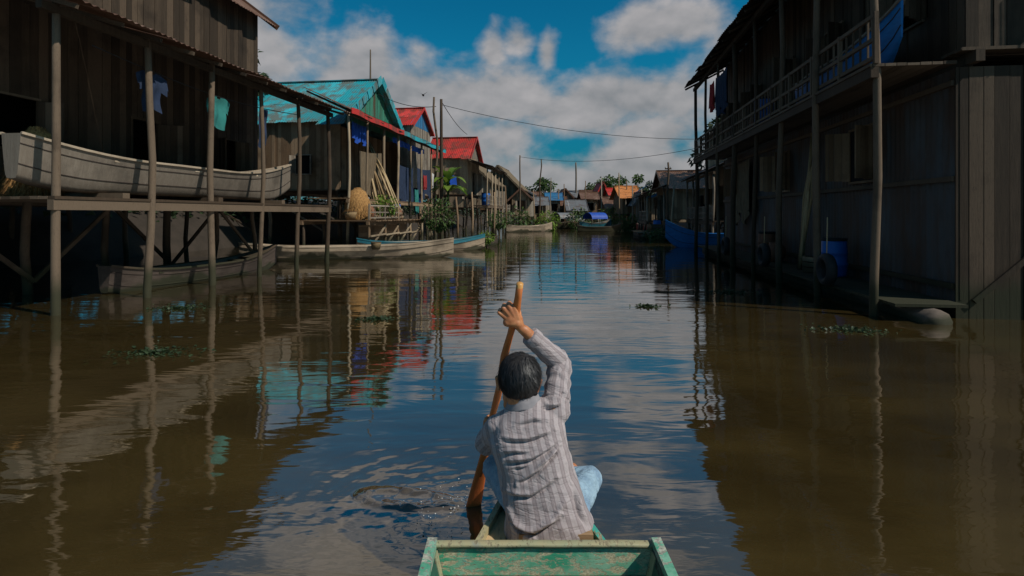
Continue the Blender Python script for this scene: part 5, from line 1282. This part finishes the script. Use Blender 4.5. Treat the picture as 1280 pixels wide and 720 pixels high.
for q, K in enumerate(KN):
    rk = (.0125, .0130, .0122, .0108)[q]
    chain(body, [WH_, WH_.lerp(K, .5) + V(0, -.004, 0), K], [.021, .0165, rk], 12)
    sl = (.92, 1.0, .95, .8)[q]
    chain(body, [K, K + V(.004, .038 * sl, .010), K + V(.018, .062 * sl, -.012), K + V(.030, .056 * sl, -.036)], [rk, .0112 * sl ** .3, .0102 * sl ** .3, .0090], 10)
body.ball(W(639, 400, 2.755), .036, .022, .030, 12)
cap(body, W(634, 403, 2.757), W(646, 404, 2.757), .022, .024)
th = [WH_ + V(-.002, .012, .004), W(650, 397, 2.785), W(646.5, 389, 2.812), W(640, 388, 2.820)]
chain(body, th, [.017, .0135, .0115, .0095], 10)
chain(body, [WRI, WH_], [.027, .023])
bo = remesh(body, 'body', 'skin', 0.0045, 2, 0.4, man)
for sg in (-1, 1):
    e_ = LMB(); e_.ball(HD(sg * 0.032, 0.0715, 0.006), .0125, .0125, .0125, 8, hm); eo = e_.build('eye', 'eye_white', man)
    i_ = LMB(); i_.ball(HD(sg * 0.032, 0.0800, 0.005), .0058, .0052, .0058, 6, hm); i_.build('iris', 'rubber', eo)
    b_ = LMB(); chain(b_, [HD(sg * .016, .092, .030), HD(sg * .034, .089, .035), HD(sg * .052, .077, .030)], [.003, .0042, .0025], 6); b_.build('eyebrow', 'hair', man)
# hair: cap plus combed strands
hc = LMB(); hc.ball(HD(0, -0.017, 0.030), 0.0870, 0.1005, 0.1015, 22, hm); hair = hc
hv = []
rg = random.Random(5)
hs = LMB()
WH = (0.012, -0.062)       # crown whorl
def scalp(th_, ph_, lift):
    d = V(math.sin(th_) * math.cos(ph_), math.sin(th_) * math.sin(ph_), math.cos(th_))
    return V(d.x * (0.0870 + lift), -0.017 + d.y * (0.1005 + lift), 0.030 + d.z * (0.1015 + lift)), d
def ok(p):   # hair region: not the face
    if p.y > 0.055 and p.z < 0.075: return False
    if p.y > 0.0 and p.z < 0.02 + p.y * 0.6: return False
    return p.z > -0.066 - 0.014 * math.cos(p.x * 25) + .010 * mnoise.noise(V(p.x * 60, 3, 1))
cnt = 0
while cnt < 5200:
    th_ = math.acos(rg.uniform(-0.62, 1)); ph_ = rg.uniform(0, 6.283); p, d = scalp(th_, ph_, -0.001)
    if not ok(p): continue
    cnt += 1
    rad = V(p.x - WH[0], p.y - WH[1], 0); rad = rad.normalized() if rad.length > 1e-4 else V(1, 0, 0)
    flow = rad * (0.9 if d.z > 0.3 else 0.25) + V(0, 0, -1.0 if d.z < 0.75 else -0.2) + V(-rad.y, rad.x, 0) * 0.35 + V(rg.gauss(0, .1), rg.gauss(0, .1), rg.gauss(0, .06)) + mnoise.noise_vector(p * 38) * .75
    flow = (flow - d * flow.dot(d)).normalized(); sd_ = flow.cross(d).normalized() * rg.uniform(.0012, .0022); L = rg.uniform(.030, .060); lift = rg.uniform(.001, .007) * (2.6 if rg.random() < .08 else 1) + .008 * max(0, mnoise.noise(p * 55)); tv = min(1, max(0, .15 + .75 * max(0, d.z) + .6 * mnoise.noise(p * 60) + rg.uniform(-.25, .25)))  # tint rises towards the crown: light from above put into the hair colour
    pts = []
    for q in range(4):
        v = q / 3; x = p + flow * L * v + d * (lift * math.sin(v * 2.2) - 0.5 * (L * v) ** 2 / 0.1)
        wv = sd_ * (1 - v * .8); pts.append((HD(*(x - wv)), HD(*(x + wv))))
    hs.raw([a for pr in pts for a in pr], [(2 * q, 2 * q + 1, 2 * q + 3, 2 * q + 2) for q in range(3)], tv, True)
# cap clipped to the hair region
keep = LMB(); nn_ = 44; mm_ = 88; idx = {}
vs_, fs_ = [], []
for i in range(nn_ + 1):
    for j in range(mm_):
        p, d = scalp(math.pi * 0.72 * i / nn_ + 1e-4, 2 * math.pi * j / mm_, 0.010 * mnoise.noise(V(math.cos(2 * math.pi * j / mm_) * 4, math.sin(2 * math.pi * j / mm_) * 4, i * .18)))
        idx[i, j] = (len(vs_), ok(p)); vs_.append(HD(*p))
for i in range(nn_):
    for j in range(mm_):
        q = [idx[i, j], idx[i + 1, j], idx[i + 1, (j + 1) % mm_], idx[i, (j + 1) % mm_]]
        if all(x[1] for x in q): fs_.append([x[0] for x in q])
keep.raw(vs_, fs_, .3, True)
o_ = len(keep.v); keep.v += hs.v; keep.t += hs.t; keep.f += [[i + o_ for i in f] for f in hs.f]; keep.sm += hs.sm
keep.build('hair', 'hair', man)

# shirt
shm = LMB(); torso(shm, 0.004, True)
cap(shm, V(0.045, 2.672, 0.815), SL, 0.070, 0.064); cap(shm, V(0.075, 2.672, 0.825), SR, 0.070, 0.066)
CUR = ERB.lerp(WRI, 0.80); CUL = ELB.lerp(WLI, 0.75)
shm.tube([SR, SR.lerp(ERB, .35), SR.lerp(ERB, .8), ERB + V(.004, .006, 0.0), ERB.lerp(CUR, .15) + V(0.0, 0.004, .006), ERB.lerp(CUR, .6), CUR], [.072, .066, .060, .060, .057, .051, .047], 18)
shm.ball(ERB, .058, .058, .058, 10); shm.ball(SR, .068, .068, .068, 10); shm.ball(SL, .066, .066, .066, 10)
shm.tube([SL, SL.lerp(ELB, .5), ELB, ELB.lerp(CUL, .5), CUL], [.066, .062, .057, .052, .047], 18); shm.ball(ELB, .056, .056, .056, 10)
so = remesh(shm, 'shirt', 'shirt', 0.0048, 5, 0.5, man)
me = so.data; nv = len(me.vertices); co = [v.co + man.location for v in me.vertices]; no = [v.normal.copy() for v in me.vertices]
# creases on the back, as world (x, z) polylines:  built as pulled folds between the shoulder, waist and hem
def px_(px, py, Y=2.50): p = W(px, py, Y); return (p.x, p.z)
FOLDS = [([(628, 558), (660, 556), (692, 547)], .0050, 7), ([(628, 573), (645, 569), (660, 570)], .0045, 6), ([(632, 583), (665, 577), (700, 560)], .0050, 7), ([(650, 604), (672, 590), (702, 566)], .0060, 7), ([(634, 620), (664, 618), (694, 600)], .0050, 8),
         ([(668, 588), (690, 574), (704, 562)], .004, 5), ([(631, 626), (640, 646), (660, 652), (690, 640), (711, 616)], -.0095, 9), ([(634, 640), (646, 655), (668, 658), (700, 640)], .006, 8), ([(640, 588), (652, 586), (662, 582)], .0035, 5), ([(716, 612), (724, 640), (732, 655)], .005, 8), ([(675, 520), (690, 523), (708, 519)], .006, 6), ([(648, 540), (668, 534), (682, 536)], .004, 7), ([(690, 505), (700, 500), (712, 512)], .005, 6)]
FL = [([px_(*p) for p in pts], amp, sg * 270 / 270.0 / 267.0) for pts, amp, sg in FOLDS]
def segdist(x, z, a, b):
    dx, dz = b[0] - a[0], b[1] - a[1]; L2 = dx * dx + dz * dz; u = max(0, min(1, ((x - a[0]) * dx + (z - a[1]) * dz) / L2)); ex, ez = x - a[0] - u * dx, z - a[1] - u * dz
    return math.hypot(ex, ez), (dx * ez - dz * ex), u
armR = (ERB - SR).normalized(); armR2 = (CUR - ERB).normalized(); armL = (ELB - SL).normalized()
stripe = []
def limbcoord(p, a, b, ref):
    d = (b - a).normalized(); u = (p - a).dot(d); q = p - a - d * u; x = ref - d * ref.dot(d); x.normalize(); y = d.cross(x)
    return u, math.atan2(q.dot(y), q.dot(x)), q.length
for i in range(nv):
    p, nn_ = co[i], no[i]; disp = 0.0
    ur, ar, lr = limbcoord(p, SR, ERB, V(0, -1, 0)); ur2, ar2, lr2 = limbcoord(p, ERB, CUR, V(0, -1, 0)); ul, al, ll = limbcoord(p, SL, ELB, V(0, -1, 0))
    onR2 = (ur2 > 0.01 and lr2 < .085 and p.z > .95); onR = (ur > .045 and lr < .09 and p.z > .86 and not onR2); onL = ul > .07 and ll < .085 and p.y > 2.70
    if onR2:
        stripe.append(ar2 * .055); disp += .0032 * math.sin(ur2 * 95 + 2.2 * math.sin(ar2 + 1.0) + 3 * mnoise.noise(p * 9)) * (0.4 + .6 * max(0, 1 - ur2 / .14))
        disp += .006 * math.exp(-((ur2 - .030) / .007) ** 2)
    elif onR:
        stripe.append(ar * .062); disp += .0042 * math.sin(ur * 78 + 2.0 * math.sin(ar * 1.0 + .4) + 3.5 * mnoise.noise(p * 7)) * (.35 + .65 * min(1, ur / .2)); disp -= .006 * math.exp(-((ur - .055) / .006) ** 2)
    elif onL:
        stripe.append(al * .06); disp += .0035 * math.sin(ul * 80 + 2 * math.sin(al) + 3 * mnoise.noise(p * 7))
    else:
        cx = .168 + (.057 - .168) * max(0, min(1, (p.z - .36) / .45)); sc_ = .9 + .0 * p.z
        stripe.append((p.x - cx) * (1.05 - .25 * max(0, min(1, (.6 - p.z) / .3))) if abs(nn_.x) < .8 or True else p.y)
        disp += .0075 * mnoise.noise(V(p.x * 7, p.y * 5, p.z * 10)) + .0035 * mnoise.noise(V(p.x * 16 + p.z * 8, p.y * 9, p.z * 26))
    if nn_.y < .35:
        for pts, amp, sg in FL:
            if p.z > .93: break
            best = 9; bs = 0; bu = 0
            for a, b in zip(pts[:-1], pts[1:]):
                dd, s_, u = segdist(p.x, p.z, a, b)
                if dd < best: best = dd; bs = s_
            if best < .04:
                en = min(math.hypot(p.x - pts[0][0], p.z - pts[0][1]), math.hypot(p.x - pts[-1][0], p.z - pts[-1][1])); taper = min(1, en / .045)
                w_ = sg * .34; q = best / w_
                if amp > 0: disp += 2.9 * amp * taper * (-1.2 * math.exp(-q * q * 1.8) + .75 * math.exp(-(((bs > 0) * 2 - 1) * q - 1.6) ** 2))
                else: disp += -amp * taper * math.exp(-q * q)
    me.vertices[i].co = p + nn_ * disp - man.location
at = me.attributes.new('stripe', 'FLOAT', 'POINT'); at.data.foreach_set('value', stripe); me.update()
# collar and cuffs
cl = LMB(); secs = []
for i, (zo, rr) in enumerate([(-.012, .078), (0.012, .072), (.034, .066), (.036, .070), (.012, .079), (-.010, .087), (-.020, .088), (-.018, .080)]):
    secs.append([V(.055 + math.cos(2 * math.pi * k / 28) * rr, 2.675 + math.sin(2 * math.pi * k / 28) * rr * .93, .878 + zo + .16 * math.cos(2 * math.pi * k / 28) * rr + .10 * math.sin(2 * math.pi * k / 28) * rr * -1 + .003 * math.sin(k * 1.9)) for k in range(28)])
cl.rings(secs, .5, False); cl.build('collar', 'collar_cloth', man)
for (a, b) in ((ERB, CUR), (ELB, CUL)):
    d = (b - a).normalized(); c_ = LMB(); c_.tube([b - d * .030, b - d * .026, b + d * .012, b + d * .016], [.0495, .0515, .0495, .046], 20); cu = c_.build('cuff', 'shirt', man)
    at = cu.data.attributes.new('stripe', 'FLOAT', 'POINT'); at.data.foreach_set('value', [2 * math.pi * (i % 20) / 20 * .05 for i in range(len(cu.data.vertices))])
# jeans
jm = LMB()
jm.ball(V(.165, 2.58, .40), .170, .135, .085, 14)
chain(jm, [HPL, KNL, ANL.lerp(KNL, .12)], [.098, .072, .050]); chain(jm, [HPR, KNR, ANR.lerp(KNR, .12)], [.096, .063, .046])
jo = remesh(jm, 'jeans', 'jeans', .007, 5, .5, man); me = jo.data
for v in me.vertices:
    p = v.co + man.location; v.co = v.co + v.normal * (.008 * mnoise.noise(V(p.x * 14, p.y * 14, p.z * 20)) + .004 * mnoise.noise(p * 35))
me.update()
bt = LMB(); secs = []
for z, g_ in ((.330, .0), (.333, .006), (.372, .004), (.376, -.002)):
    secs.append([V(.170 + math.cos(2 * math.pi * k / 32) * (.182 + g_), 2.580 + math.sin(2 * math.pi * k / 32) * (.128 + g_), z) for k in range(32)])
bt.rings(secs, .5); bt.build('belt', 'clay', man)

# foam bubbles drifting beside the stroke
fb = MB(); rg = random.Random(3)
for i in range(70):
    u = rg.random(); x = PADDLE_IN.x - 0.03 - abs(rg.gauss(0.1, .22)); y = PADDLE_IN.y + rg.gauss(-.02, .13) - (.25 * u if rg.random() < .4 else 0); r_ = rg.uniform(.0015, .0045) * (1.6 if rg.random() < .08 else 1)
    fb.ball((x, y, 0.004 + .012 * math.exp(-((x - PADDLE_IN.x) / .3) ** 2)), r_, r_, r_ * .7, 5)
tag(fb.build('foam', 'foam'), 'small pale foam bubbles floating left of the paddle blade', None, None, 'stuff')
